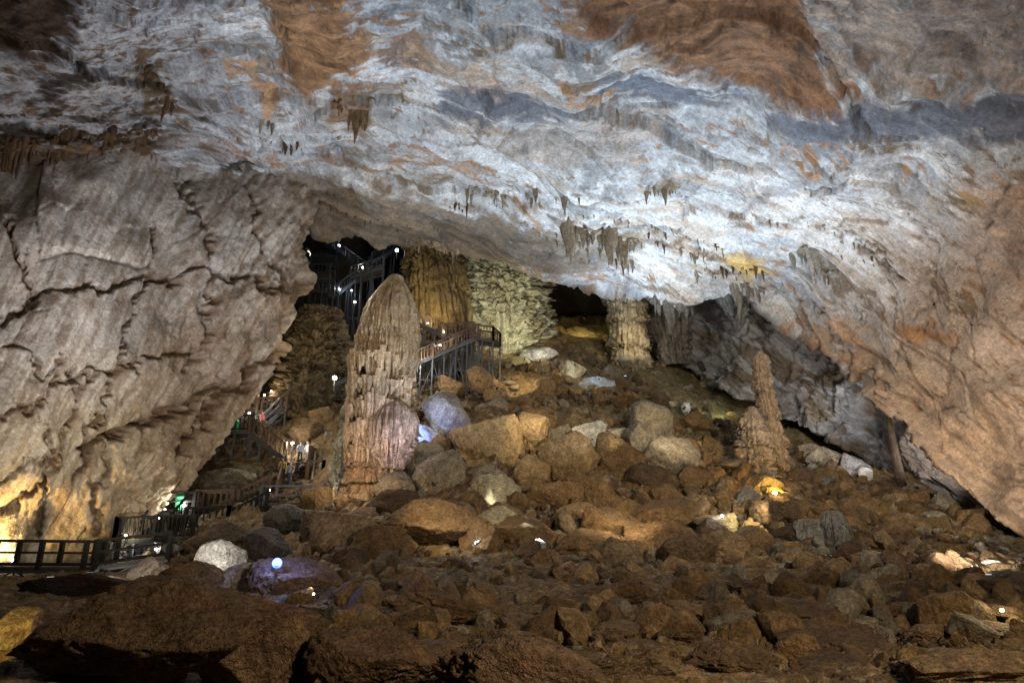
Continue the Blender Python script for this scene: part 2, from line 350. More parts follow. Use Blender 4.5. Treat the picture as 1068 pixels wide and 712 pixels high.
def ceil_disp(px, v, Q):
    q = qcoord(px, v); B_ = bed_coord(px, v)
    wq = B_ + np.stack([fbm(pad(q * .18), 2, 1), fbm(pad(q * .18 + 9), 3, 2)], -1) * np.array([.9, .35])
    wl = sstep(380, 120, px); rdc = sstep(780, 900, px) * sstep(180, 280, v)
    h = fbm(pad(q * .085), 3, 11) * 1.9
    m1 = sstep(-.25, .3, fbm(pad(B_ * np.array([.07, .16])), 3, 15)); m2 = sstep(-.1, .35, fbm(pad(B_ * np.array([.1, .3]) + 7), 3, 16))
    h = h + saw(wq[..., 1] * .33 + .5 * fbm(pad(B_ * np.array([.06, .1])), 3, 17)) * .75 * m1 * (1 - .4 * wl)
    h = h + saw(wq[..., 1] * .95 + .5 * fbm(pad(B_ * np.array([.08, .2])), 2, 18), .08) * .26 * m2
    h = h + ridged(pad(wq * np.array([.12, .9])), 4, 25) * .05 + wl * ridged(pad(rot(wq, -42) * np.array([.10, .45])), 4, 40) * .4
    for sc, sd, am in ((.13, 3, 1.1), (.40, 4, .72), (1.1, 6, .14)):
        f, e, r = facets(rot(wq, 8) * np.array([.55, 1.5]) * sc, sd, 1.0, .7); h = h + f * am * (1 - .5 * rdc)
        h = h - min(.2, am * .4) * np.exp(-(e / (.045 if sc > .3 else .014)) ** 2) * (r[..., 1] > .62)
    pk = sstep(.05, .4, fbm(pad(B_ * np.array([.2, .5]) + 3), 3, 62)); h = h + fbm(pad(wq * np.array([.7, 1.9])), 5, 60, .58) * (.025 + .15 * pk)
    a, b = warp(px, v, 6)
    for poly, c, fe, st, rel, rag in ceil_stains_shade:
        if rel: h = h + rel * .6 * sstep(-4, 8, sd_poly(a, b, poly))
    for pts, dep in ceil_cracks:
        h = h - dep * np.exp(-(d_line(*warp(px, v, 14, .03, 8), pts) / 2.0) ** 2)
    return h
def mixc(c, col, m): return c * (1 - m[..., None]) + np.array(col) * m[..., None]
def ceil_col(px, v, Q, h):
    q = qcoord(px, v); B_ = bed_coord(px, v); wq = B_ + np.stack([fbm(pad(q * .18), 2, 1), fbm(pad(q * .18 + 9), 3, 2)], -1) * np.array([.9, .35])
    n1 = fbm(pad(wq * np.array([.10, .22])), 5, 71, .6); n2 = fbm(pad(wq * np.array([.14, 1.1])), 5, 72, .62); n3 = fbm(pad(q * .9), 4, 73, .65); n5 = fbm(pad(wq * np.array([.3, 2.6])), 4, 76, .65)
    c = np.ones(px.shape + (3,)) * np.array((0.64, 0.66, 0.67))
    c = mixc(c, (.47, .50, .54), .9 * sstep(-.02, .35, n1))
    c = mixc(c, (.38, .38, .38), .75 * sstep(.10, .36, n2))
    c = mixc(c, (.74, .75, .75), .6 * sstep(.08, .3, -n5))
    tone = 1.0
    for sc, sd, k_ in ((.13, 3, .32), (.40, 4, .34), (1.1, 6, .18)):
        f_, e_, r_c = facets(rot(wq, 8) * np.array([.55, 1.5]) * sc, sd); tone = tone * (1 + k_ * (r_c[..., 2] - .55) * 2 * sstep(-.3, .2, n3 + .2)) * (1 - .35 * np.exp(-(e_ / (.03 if sc > .3 else .01)) ** 2) * (r_c[..., 1] > .6))
    c = c * tone[..., None]
    rt = sstep(800, 980, px) * sstep(150, 320, v)
    c = mixc(c, (.62, .47, .36), .9 * rt)
    c = mixc(c, (.52, .40, .29), .65 * sstep(.20, .45, n5 * .6 - n1 * .6) * (1 - .5 * rt))
    n4 = fbm(pad(wq * np.array([.8, 3.4])), 4, 74, .65); c = mixc(c, (.22, .16, .10), .85 * sstep(.30, .42, n4 * .6 + n2 * .5)); c = mixc(c, (.42, .23, .11), .7 * sstep(.42, .6, n4 * .5 + n1 * .6 + .1))
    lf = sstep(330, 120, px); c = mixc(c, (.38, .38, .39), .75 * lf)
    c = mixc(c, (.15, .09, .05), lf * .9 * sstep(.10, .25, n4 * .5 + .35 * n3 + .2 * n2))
    a, b = warp(px, v, 6)
    for poly, col, fe, st, rel, rag in ceil_stains_shade:
        d = sd_poly(a, b, poly) + n3 * 7 * rag + n5 * 9 + n2 * 5
        m = sstep(-fe * 1.4, fe * 1.4, d) * st
        cc = np.array(col) * (1 + .55 * n5[..., None] + .4 * n3[..., None]).clip(.4, 1.7)
        c = c * (1 - m[..., None]) + cc * m[..., None]
    for pts, dep in ceil_cracks:
        m = np.exp(-(d_line(*warp(px, v, 14, .03, 8), pts) / 2.0) ** 2) * sstep(-.3, .3, n3); c = mixc(c, (.25, .15, .08), .6 * m)
    return c.clip(.01, .8)
nx, nt_, nb = 640, 380, 26
sx = np.linspace(-240, 1260, nx)
t = np.linspace(0, 1, nt_) ** 1.0
LIPV = interp(sx, lip) + 5 * noise3(pad(np.stack([sx * .06, sx * 0], -1)), 4) + 3 * noise3(pad(np.stack([sx * .25, sx * 0], -1)), 9)
vv = -190 + t[:, None] * (LIPV[None] + 190)
pxg = np.repeat(sx[None], nt_, 0)
Yg = CEIL(pxg, vv)
# beyond the lip the rock turns up and back
tb = np.linspace(0, 1, nb + 1)[1:, None]
vb = LIPV[None] - 26 * tb ** 1.3 + 2 * tb * 0; Yb = Yg[-1][None] * 1.0 + 26 * tb
PXc = np.vstack([pxg, np.repeat(sx[None], nb, 0)]); VVc = np.vstack([vv, vb]); YYc = np.vstack([Yg, Yb])
W_CEIL = make_sheet('cave_ceiling', PXc, VVc, YYc, ceil_disp, ceil_col)

# ---- left wall
edge = [(120,340),(190,335),(215,332),(250,318),(265,312),(290,318),(300,316),(320,306),(345,298),(370,290),(392,280),(410,270),(430,250),(445,242),(470,226),(490,208),(505,196),(520,180),(540,160),(560,140),(600,112),(700,60)]
lw_ctrl = [(-250,120,27),(0,120,33),(170,120,37.6),(340,120,49),(-250,300,26),(0,300,31),(150,300,36),(310,300,45.5),(-250,450,27),(0,450,32),(120,450,36),(230,450,42),
 (-250,560,29),(0,560,34),(130,560,37.5),(-250,700,31),(0,700,34),(60,700,36)]
LW = TPS([c[:2] for c in lw_ctrl], [c[2] for c in lw_ctrl])
lw_cracks = [([(0,338),(18,322),(40,305),(100,308),(130,290),(200,284),(240,290),(300,300)],.9,3),([(160,236),(164,280),(140,320),(122,380),(100,440),(84,500)],.7,2.5),
 ([(0,436),(50,424),(62,400),(90,395),(150,375),(210,372)],.5,2.5),([(40,305),(18,255),(12,230)],.6,2.5),([(0,360),(30,368),(46,392),(62,372),(63,395)],.5,2),([(52,440),(44,520),(40,560)],.6,2.5),
 ([(188,472),(215,440),(255,400),(300,350)],.9,4),([(90,470),(150,440),(200,430),(240,400)],1.0,4),([(0,530),(40,510),(60,480),(75,440),(80,380)],.6,3),([(200,190),(215,250),(225,300),(205,380)],.5,2.5),([(255,200),(262,240),(300,290)],.7,3),
 ([(0,498),(25,480),(60,470)],.4,2),([(100,560),(110,500),(130,450)],.5,3)]
def lw_disp(px, v, Q):
    q = qcoord(px, v); wq = q + np.stack([fbm(pad(q * .2), 2, 101), fbm(pad(q * .2 + 9), 3, 102)], -1) * .7
    rr = sstep(120, 260, px + (v - 300) * .35); ed = sstep(70, 10, interp(v, edge) - px)
    h = fbm(pad(q * .12), 3, 111) * 1.1
    r = rot(wq, 118)
    h = h + (.05 + .95 * rr) * (1 - .5 * ed) * (ridged(pad(r * np.array([.12, .75])), 4, 120) * .22 + ridged(pad(r * np.array([.25, 1.9])), 3, 125) * .11)
    for sc, sd, am in ((.10, 103, 1.1), (.34, 104, .22), (1.0, 105, .06)):
        f, e, rd = facets(rot(wq, 112) * np.array([.5, 1.3]) * sc, sd, 1.0, .6); h = h + f * am * (.7 + .3 * rr) * (1 - .8 * ed)
        h = h - min(.2, am * .35) * np.exp(-(e / (.03 if sc > .2 else .010)) ** 2) * (rd[..., 1] > .68)
    h = h + fbm(pad(rot(q, 115) * np.array([.9, 1.8])), 5, 160, .6) * (.035 + .15 * rr + .12 * ed)
    a, b = warp(px, v, 12, .03, 28)
    for pts, dep, wd in lw_cracks: h = h - 1.0 * dep * np.exp(-(d_line(a, b, pts) / wd) ** 2)
    return h
def lw_col(px, v, Q, h):
    q = qcoord(px, v); n1 = fbm(pad(q * .2), 5, 171, .6); r = rot(q, 118); n2 = fbm(pad(r * np.array([.3, 1.5])), 5, 172, .6); n3 = fbm(pad(q * .9), 4, 173, .65)
    c = np.ones(px.shape + (3,)) * np.array((.49, .465, .425))
    wq = q + np.stack([fbm(pad(q * .2), 2, 101), fbm(pad(q * .2 + 9), 3, 102)], -1) * .7
    for sc, sd, k_ in ((.10, 103, .2), (.34, 104, .2), (1.0, 105, .10)):
        f_, e_, r_c = facets(rot(wq, 112) * np.array([.5, 1.3]) * sc, sd); c = c * (1 + k_ * (r_c[..., 2] - .5) * 2)[..., None]
    lo = sstep(330, 480, v); c = mixc(c, (.50, .41, .27), .9 * lo)
    rr = sstep(110, 270, px + (v - 300) * .35); c = mixc(c, (.42, .32, .23), .6 * rr)
    c = mixc(c, (.58, .55, .50), .6 * sstep(.1, .4, n1) * (1 - lo))
    c = mixc(c, (.24, .15, .08), .85 * sstep(.12, .38, n2) * (.35 + .65 * rr))
    c = mixc(c, (.24, .17, .11), .6 * sstep(.36, .6, n3 + .4 * n1)); n5 = fbm(pad(r * np.array([.25, 2.6])), 4, 176, .6); c = mixc(c, (.30, .24, .18), .6 * sstep(.05, .3, n5)); c = mixc(c, (.58, .54, .49), .5 * sstep(.05, .3, -n5) * (1 - .6 * rr))
    a, b = warp(px, v, 12, .03, 28)
    for pts, dep, wd in lw_cracks:
        m = np.exp(-(d_line(a, b, pts) / (wd * 1.8)) ** 2); c = mixc(c, (.15, .085, .04), .85 * m * sstep(-.5, .2, n3))
    return c.clip(.01, .8)
nv, ns, nbk = 420, 340, 30
vs = np.linspace(120, 700, nv)
EDG = interp(vs, edge) + 6 * noise3(pad(np.stack([vs * .05, vs * 0], -1)), 41) + 3 * noise3(pad(np.stack([vs * .2, vs * 0], -1)), 42)
s = np.linspace(0, 1, ns)
pxg = -240 + s[None] * (EDG[:, None] + 240); vvg = np.repeat(vs[:, None], ns, 1); Yg = LW(pxg, vvg) + 0.2 * sstep(200, 150, vvg)
sb = np.linspace(0, 1, nbk + 1)[1:][None]
pxb = EDG[:, None] - 40 * sb ** 1.5 ; Yb = Yg[:, -1:] + 24 * sb
W_LEFT = make_sheet('cave_wall', np.hstack([pxg, pxb]), np.hstack([vvg, np.repeat(vs[:, None], nbk, 1)]), np.hstack([Yg, Yb]), lw_disp, lw_col)

# ---- right recess wall, above a low black slot
rw_low = [(640,362),(690,370),(730,392),(770,412),(820,436),(860,456),(900,478),(940,500),(980,522),(1020,545),(1068,575),(1160,640)]
rw_ctrl = [(640,280,72),(700,290,68),(760,280,62),(850,300,56),(950,380,49),(1068,480,41),(1160,540,37),(640,370,74),(700,375,68),(760,400,61),(850,445,54.5),(950,500,48),(1068,575,40),(1160,640,35)]
RW = TPS([c[:2] for c in rw_ctrl], [c[2] for c in rw_ctrl])
def rw_disp(px, v, Q):
    q = qcoord(px, v) * 1.2; wq = q + np.stack([fbm(pad(q * .3), 4, 201), fbm(pad(q * .3 + 9), 4, 202)], -1) * 1.2
    h = fbm(pad(q * .16), 3, 211) * 2.2 + ridged(pad(rot(wq, 40) * np.array([.2, .7])), 4, 220) * .4
    for sc, sd, am in ((.35, 203, 1.2), (1.0, 204, .4), (2.4, 205, .15)):
        f, e, rd = facets(rot(wq, 35) * sc, sd, 1.0, .8); h = h + f * am
    return h + fbm(pad(q * 1.6), 5, 260, .62) * .25
def rw_col(px, v, Q, h):
    q = qcoord(px, v); n1 = fbm(pad(q * .35), 5, 271, .6); n2 = fbm(pad(rot(q, 35) * np.array([.4, 1.6])), 5, 272, .6)
    c = np.ones(px.shape + (3,)) * np.array((.27, .27, .27))
    c = mixc(c, (.17, .13, .09), .9 * sstep(-.05, .35, n1)); c = mixc(c, (.42, .43, .46), .8 * sstep(.05, .35, n2)); 
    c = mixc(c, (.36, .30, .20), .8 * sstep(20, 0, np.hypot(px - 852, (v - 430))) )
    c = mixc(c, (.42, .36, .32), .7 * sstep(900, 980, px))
    return c.clip(.01, .8)
nx2, nt2 = 300, 130
sx2 = np.linspace(640, 1160, nx2); lo2 = interp(sx2, rw_low) + 6 * noise3(pad(np.stack([sx2 * .07, sx2 * 0], -1)), 51) + 3 * noise3(pad(np.stack([sx2 * .22, sx2 * 0], -1)), 52)
top2 = interp(sx2, lip) - 45
t2 = np.linspace(0, 1, nt2)[:, None]
v2 = top2[None] + t2 * (lo2 - top2)[None]; p2 = np.repeat(sx2[None], nt2, 0); Y2 = RW(p2, v2)
tb2 = np.linspace(0, 1, 19)[1:, None]
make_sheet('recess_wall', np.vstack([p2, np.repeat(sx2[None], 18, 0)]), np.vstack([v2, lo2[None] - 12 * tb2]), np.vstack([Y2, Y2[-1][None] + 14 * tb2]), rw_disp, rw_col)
# ---- dark back of the chamber
p3, v3 = np.meshgrid(np.linspace(150, 1150, 200), np.linspace(150, 620, 100)); 
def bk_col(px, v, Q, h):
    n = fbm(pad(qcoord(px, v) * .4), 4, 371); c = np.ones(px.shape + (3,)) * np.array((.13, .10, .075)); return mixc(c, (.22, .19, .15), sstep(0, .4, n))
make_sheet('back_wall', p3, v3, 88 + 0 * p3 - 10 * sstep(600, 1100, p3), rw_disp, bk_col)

# ================================================================== ground
g_ctrl = [(-150,760,8),(534,800,8),(1200,760,8),(-100,712,11),(200,712,11.5),(534,712,12),(800,712,12),(1068,712,11),(1200,712,11),
 (-150,650,18),(60,650,19),(250,650,17.5),(534,650,18),(800,650,18),(1068,650,16.5),(1200,650,15),
 (-150,612,28),(60,612,28),(250,612,24),(534,603,27),(800,600,27),(1068,600,23.5),(1200,600,22),
 (-100,600,36),(100,596,33.5),(200,588,30.5),(320,580,31),(534,577,32),(700,574,33),(800,574,33),(950,574,32),(1068,580,28),
 (60,588,40),(150,575,39),(230,555,37),(270,535,40),(380,535,37.5),(534,522,39),(700,522,39.5),(850,530,38.5),(950,538,37),(1068,565,33),
 (250,515,43),(320,505,42.5),(380,504,41.5),(534,470,45),(620,470,45.5),(700,470,46),(830,482,46),(900,492,45),(980,520,43),
 (250,485,47.5),(310,490,45.5),(330,450,49),(420,450,48.5),(534,432,51),(620,430,51.5),(720,432,53),(800,445,54),(880,480,52),
 (300,425,52),(430,402,55.5),(480,402,56),(534,398,57),(620,398,58),(700,400,61),(780,425,62),
 (330,400,58),(460,375,63),(560,368,63),(620,358,65),(680,370,67),(740,398,69),(600,335,73),(500,350,75),(350,345,75),(680,340,80)]
gp = np.array([PP(a, b, c) for a, b, c in g_ctrl])
extra = np.array([(-60,20,-2.5),(60,20,-1),(-60,45,1),(60,50,8),(-50,80,20),(50,85,22),(0,95,27),(0,0,-1.7),(-20,-10,-2),(20,-10,-2),(-45,32,-1.5)])
gp = np.vstack([gp, extra])
GH = TPS(gp[:, :2], gp[:, 2], 20.0, 0.004)
def ground_hit(px, v, y0=6.0, y1=90.0):
    d = rays(px, v); Ys = np.linspace(y0, y1, 800); Q = d[None] * (Ys / d[1])[:, None]
    g = GH(Q[:, 0], Q[:, 1]); m = Q[:, 2] < g
    if not m.any(): return Vector(Q[-1])
    return Vector(Q[np.argmax(m)])
def gz(x, y): return float(GH(np.array([x]), np.array([y]))[0])
g_cracks = [[(708,628),(760,640),(820,628),(880,612),(950,610)],[(860,612),(880,640),(905,655),(950,672),(1000,695),(1060,705)],[(880,612),(870,600),(900,597),(960,600)],
 [(700,655),(760,660),(790,652)],[(950,600),(1000,615),(1040,640),(1068,650)],[(640,645),(700,640),(740,628)],[(905,655),(870,668),(800,672)],[(780,660),(830,690),(900,700),(960,688)],[(1000,612),(975,640),(990,690)]]
def build_ground():
    n, m = 760, 700
    yy = 3.0 + (np.linspace(0, 1, n) ** 1.6) * 92; aa = np.linspace(-1, 1, m)
    Yv = np.repeat(yy[:, None], m, 1); X = aa[None] * (6 + Yv * .95)
    Z = GH(X, Yv)
    # photo-plane coordinates of each point: used only to set the few mapped cracks where they lie
    q = np.stack([X, Yv], -1); wq = q + np.stack([fbm(pad(q * .35), 4, 301), fbm(pad(q * .35 + 5), 4, 302)], -1) * .9
    near = sstep(33, 27, Yv); 
    h = fbm(pad(q * .16), 3, 310) * (.25 + .6 * sstep(30, 36, Yv))
    for sc, sd, am, ti, st in ((.22, 303, .8, .9, .9), (.7, 304, .30, .9, .9), (2.0, 305, .10, .9, .9)):
        f, e, rd = facets(wq * sc * np.array([1.0, .75]), sd, ti, st); h = h + f * am * (1 - near)
        h = h - (1 - near) * am * .4 * np.exp(-(e / .06) ** 2) * (rd[..., 2] > .35)
    pq = q + np.stack([fbm(pad(q * .5), 4, 307), fbm(pad(q * .5 + 5), 4, 308)], -1) * .7
    for sc, sd, am, ti, st in ((.30, 311, 1.0, .28, .22), (.85, 312, .5, .25, .16)):
        f, e, rd = facets(pq * sc, sd, ti, st); h = h + near * f * am; gap = (rd[..., 2] > (.25 if sc < .5 else .5))
        h = h - near * (.22 if sc < .5 else .10) * np.exp(-(e / (.022 if sc < .5 else .03)) ** 2) * gap
    h = h + near * saw(pq[..., 1] * .25 + .8 * fbm(pad(q * .12), 3, 315), .1) * .22
    h = h + fbm(pad(q * 1.6), 5, 320, .6) * (.16 - .11 * near) + near * fbm(pad(q * 5), 3, 321, .6) * .02
    # project to see where the cracks go
    c, s_ = math.cos(PITCH), math.sin(PITCH)
    dep = Yv * c + Z * s_; upc = -Yv * s_ + Z * c
    gx = 534 + 712 * X / dep; gv = 356 - 712 * upc / dep
    a, b = warp(gx, gv, 10, .03, 338); crk = np.zeros(X.shape)
    for pts in g_cracks: crk = np.maximum(crk, np.exp(-(d_line(a, b * 1.0, pts) / 2.0) ** 2))
    crk *= near; h = h - .35 * crk
    Z = Z + h
    n1 = fbm(pad(q * .25), 5, 371, .6); n2 = fbm(pad(wq * 1.1), 5, 372, .65); n3 = fbm(pad(q * 2.6), 3, 373, .65)
    col = np.ones(X.shape + (3,)) * np.array((.19, .118, .042))
    col = mixc(col, (.11, .066, .026), .9 * sstep(-.05, .35, n1)); col = mixc(col, (.26, .175, .08), .7 * sstep(.1, .4, n2)); col = mixc(col, (.34, .29, .23), .7 * sstep(.38, .52, n3))
    col = mixc(col, (.24, .20, .09), .6 * sstep(44, 52, Yv) * sstep(2, 12, X))
    me = mk_mesh('cave_ground', np.stack([X, Yv, Z], -1), grid_faces(n, m), col)
    o = link('cave_ground', me, M_GROUND); o['kind'] = 'structure'
build_ground()

# ================================================================== rocks
rng = np.random.default_rng(7)
import bmesh
def ico(sub):
    bm = bmesh.new(); bmesh.ops.create_icosphere(bm, subdivisions=sub, radius=1.0)
    V = np.array([v.co[:] for v in bm.verts]); Fc = np.array([[v.index for v in f.verts] for f in bm.faces]); bm.free(); return V, Fc
ICO = {s: ico(s) for s in (2, 3, 5, 6)}
def rock_shape(seed, sub=5, planes=10, soft=90, rough=1.0):
    r = np.random.default_rng(seed); V, Fc = ICO[sub]
    N = r.normal(size=(planes, 3)); N /= np.linalg.norm(N, axis=1)[:, None]
    N = np.vstack([N, [[0, 0, 1], [0, 0, -1], [1, 0, 0], [-1, 0, 0], [0, 1, 0], [0, -1, 0]]])
    N[-6:] += r.normal(size=(6, 3)) * .55; N /= np.linalg.norm(N, axis=1)[:, None]
    D = r.uniform(.60, 1.0, len(N))
    c = V @ N.T; inv = np.where(c > .02, c / D[None], 0.02)
    rad = 1.0 / (np.sum(inv ** soft, 1) ** (1 / soft))
    rad = np.minimum(rad, 1.35)
    Q = V * rad[:, None]
    o = seed * 3.1
    d = fbm(Q * 1.3 + o, 3, seed) * .055 + ridged(Q * 2.2 + o, 3, seed + 5) * .03 * rough
    if sub >= 5: d = d + fbm(Q * 7 + o, 4, seed + 9, .6) * .05 * rough - .06 * rough * np.exp(-(noise3(Q * 1.5 + o + 7, seed + 2) / .025) ** 2)
    Q = Q + V * d[:, None]
    lo, hi = Q.min(0), Q.max(0)
    return (Q - (lo + hi) / 2) / (hi - lo), Fc      # fits a unit box
def sub_for(w): return 6 if w > 95 else 5
bmesh_cache = {}
def rock_mesh(seed, sub):
    if (seed, sub) not in bmesh_cache:
        V, Fc = rock_shape(seed, sub); me = mk_mesh('boulder', V, Fc); me.materials.append(M_BOULD); bmesh_cache[(seed, sub)] = me
    return bmesh_cache[(seed, sub)]
def scale_at(px, v, Y): return Y / rays(px, v)[1] / 712
BR = (.215, .136, .066); BR2 = (.31, .21, .112); GB = (.26, .225, .17); GR = (.28, .27, .25); PALE = (.55, .50, .40); WH = (.66, .64, .60); DKB = (.10, .062, .036); CREAM = (.62, .56, .40)  # pale tones of the white lit rocks carry part of their lamplight
placed = []
def boulder(cx, cy, w, h, label, col=BR, seed=None, rz=None, tilt=0.0, group=None, dep=.9, push=0.35, name='boulder', Y=None, var=.12):
    seed = seed if seed is not None else int(rng.integers(1, 26))
    b = ground_hit(cx, cy + h * .38) if Y is None else P(cx, cy + h * .38, Y)
    s = scale_at(cx, cy, b.y) * (1.2 if 25 < w < 110 and 395 < cx < 730 else 1.08 if 25 < w < 100 else 1); W, H = w * s, h * s; D = (W + H) / 2 * dep
    c = P(cx, cy, b.y + D * push)
    me = rock_mesh(seed, sub_for(w) if w > 16 else 3)
    o = bpy.data.objects.new(name, me); COL.objects.link(o)
    tz = R(tilt); hw = abs(math.cos(tz)); hs = abs(math.sin(tz))
    o.location = c; o.rotation_euler = (0, tz, 0); 
    o.scale = (W * 1.02, D, H * 1.04)
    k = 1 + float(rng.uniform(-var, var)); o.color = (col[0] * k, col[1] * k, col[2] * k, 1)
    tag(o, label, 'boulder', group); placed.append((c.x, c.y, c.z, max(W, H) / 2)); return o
B = boulder
# centre heap
B(508,468,68,60,'large rounded tan brown boulder in the centre of the heap',(.38,.27,.14),3)
B(553,455,36,42,'brown boulder wedged behind the large rounded central one',(.38,.27,.14),8)
B(459,497,46,52,'egg shaped grey brown boulder left of the cream edged one',GB,5,tilt=18)
B(468,437,50,50,'grey boulder washed blue on its left, right of the giant stalagmite',(.33,.31,.30),12)
B(440,457,30,22,'small pale boulder glowing blue beside the giant stalagmite',(.6,.6,.62),4)
B(428,482,66,40,'dark olive boulder lying below the small blue lit one',(.17,.15,.10),9)
B(450,554,104,58,'wide low brown boulder left of the small white lamp',BR,14)
B(552,498,38,42,'brown block between the central boulder and its right neighbour',(.30,.205,.10),2)
B(592,486,60,58,'broad brown boulder right of the large central one',(.30,.205,.10),17)
B(515,514,50,34,'boulder with a bright cream lower edge, upper of two',(.42,.38,.27),6,tilt=-10)
B(519,546,46,30,'boulder with a bright cream streak, lower of two',(.45,.40,.28),10,tilt=-14)
B(648,482,48,54,'tall dark brown boulder standing upright in the middle slope',BR,11)
B(698,480,64,46,'greyish cracked boulder right of the tall dark brown one',GB,19)
B(620,520,66,34,'long brown slab tilting down to the right',BR,13,tilt=24)
B(600,540,46,26,'flat pointed slab below the long tilting one',BR2,15,tilt=-14)
B(640,552,60,40,'angular red brown boulder under the tilting slab',BR,16)
B(690,563,70,32,'low wide brown boulder at the foot of the heap',BR,18)
B(676,446,46,48,'craggy grey boulder with fissures high in the slope',GB,7,tilt=-20)
B(580,520,56,30,'brown layered slab right of the cream edged boulder',BR,20)
B(610,568,70,30,'brown wedge shaped rock at the lower front of the heap',BR,21,tilt=-8)
B(548,560,60,40,'dark brown boulder right of the small white lamp',BR,22)
B(614,458,30,30,'dazzling white flaky rock lit from below',WH,23)
B(638,455,28,16,'pale yellow lit ledge rock right of the white flaky one',PALE,24,tilt=-20)
B(597,389,27,22,'cream cube shaped boulder lit near the cave opening',CREAM,1)
B(606,404,14,12,'small white rock in front of the cream cube boulder',WH,2)
B(624,402,34,13,'bluish white rock right of the cream cube boulder',(.5,.55,.6),4)
B(562,371,34,15,'white lit rock under the pale flowstone wall',WH,5)
B(543,377,22,10,'yellowish lit rock left of the white one under the flowstone wall',(.5,.48,.25),6)
B(716,427,11,15,'small pointed white rock alone on the right slope',WH,8)
B(699,421,16,8,'small lit rock left of the pointed white one',PALE,9)
B(745,547,52,22,'yellow brown boulder with a small lamp on top',(.32,.26,.15),3)
B(750,572,56,36,'round topped brown boulder at the slope foot right of centre',BR2,5)
B(698,520,34,26,'brown boulder below the greyish cracked one',BR,12)
B(720,500,34,26,'brown stone right of the greyish cracked boulder',BR,2)
B(782,520,34,24,'dark grey stone left of the amber lit rock',(.16,.15,.15),21)
B(800,508,30,22,'rock glowing amber over a hidden lamp',(.55,.40,.16),7)  # amber lamplight is partly put into the rock colour
B(812,517,26,18,'smaller amber lit rock in front of the hidden lamp',(.5,.36,.15),11)
B(888,582,34,24,'dark red brown pyramid shaped rock on the slabs',(.11,.05,.03),10)
B(906,580,40,12,'flat tan rock behind the dark pyramid rock',(.35,.24,.15),14)
B(865,480,42,24,'pale jagged rock under the black slot',PALE,15,tilt=15)
B(893,488,36,24,'grey white rock right of the pale jagged one',(.5,.5,.52),16,tilt=15)
B(903,497,16,20,'white pointed rock at the end of the pale row',WH,8)
B(846,472,26,18,'pale brown rock beside the knobbly twin stalagmite',(.48,.42,.34),18)
B(985,527,34,26,'grey brown boulder at the foot of the right wall',GB,19)
B(1012,542,34,22,'brown boulder right of the grey one under the right wall',BR,20)
B(955,522,32,22,'brown boulder left of the grey one under the right wall',BR,3)
B(1040,590,30,9,'thin white lit rock on the far right slabs',WH,6,tilt=14)
B(858,581,24,6,'thin white lit stone on the slabs below the grey stump',WH,9)
# left side
B(350,556,84,52,'large pale tan boulder left of the wide brown one',(.36,.27,.17),1,tilt=-8)
B(305,545,62,36,'square grey block below the steel railed landing',(.17,.17,.16),13)
B(280,572,52,40,'dark grey boulder above the blue starred lamp',(.13,.12,.12),12)
B(231,588,44,46,'brilliant white lit rock with dark pits on the left',WH,4,tilt=10)
B(250,608,48,36,'pale slab leaning right beside the brilliant white rock',(.45,.40,.34),7,tilt=-38)
B(152,600,52,32,'pale pointed slab in front of the boardwalk truss',(.48,.41,.34),10,tilt=-30)
B(200,610,76,46,'brown boulder between the pale slab and the white rock',BR,17)
B(234,564,60,36,'dark round boulder below the left stairs',(.12,.085,.055),14)
B(310,607,100,50,'brown mound carrying the blue starred lamp',(.21,.14,.11),16)
B(240,502,52,26,'brown boulder under the steel truss platform',GB,18)
B(252,490,62,18,'flat mossy boulder directly beneath the truss legs',(.17,.15,.08),15)
B(330,522,28,26,'brown boulder right of the lower stairs',BR2,20)
B(180,573,24,14,'small grey concrete looking block under the walkway',(.24,.26,.27),13)
B(205,566,26,16,'small brown rock under the walkway landing',BR,5)
B(400,570,60,40,'brown sunken boulder left of the wide low one',BR,6)
B(410,527,50,30,'dark stone under the olive boulder',DKB,9)
B(310,420,30,34,'brown boulder behind the upper left stairs',BR2,2)
B(330,440,30,30,'dark brown boulder left of the giant stalagmite',BR,3)
B(318,365,44,50,'rounded olive brown mound in the left alcove',(.22,.17,.08),5,Y=54)
B(320,452,34,30,'brown boulder behind the people on the stairs',BR,8)
B(450,378+60,20,14,'pale chips of rock right of the giant stalagmite',(.55,.48,.45),8)
B(470,404,30,22,'brown block under the scaffold landing legs',BR2,11)
B(500,400,34,28,'square brown block at the scaffold right foot',BR2,13)
# foreground
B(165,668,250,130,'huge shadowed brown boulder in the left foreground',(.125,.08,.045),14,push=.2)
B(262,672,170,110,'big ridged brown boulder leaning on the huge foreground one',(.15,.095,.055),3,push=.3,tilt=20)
B(14,662,44,52,'yellow lit rock at the far left foreground',(.33,.25,.12),9)  # yellow lamplight is partly put into the rock colour
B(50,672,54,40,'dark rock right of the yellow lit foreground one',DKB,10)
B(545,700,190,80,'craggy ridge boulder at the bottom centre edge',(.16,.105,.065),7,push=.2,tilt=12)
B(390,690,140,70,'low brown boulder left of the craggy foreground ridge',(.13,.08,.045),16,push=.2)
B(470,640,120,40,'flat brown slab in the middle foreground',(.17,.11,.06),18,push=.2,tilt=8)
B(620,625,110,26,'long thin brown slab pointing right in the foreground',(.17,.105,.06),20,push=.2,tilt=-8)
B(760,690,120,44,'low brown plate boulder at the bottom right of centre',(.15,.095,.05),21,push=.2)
B(80,615,130,34,'black shadowed rock below the boardwalk',(.03,.02,.015),17,push=.3)  # near black colour stands in for the unlit area here

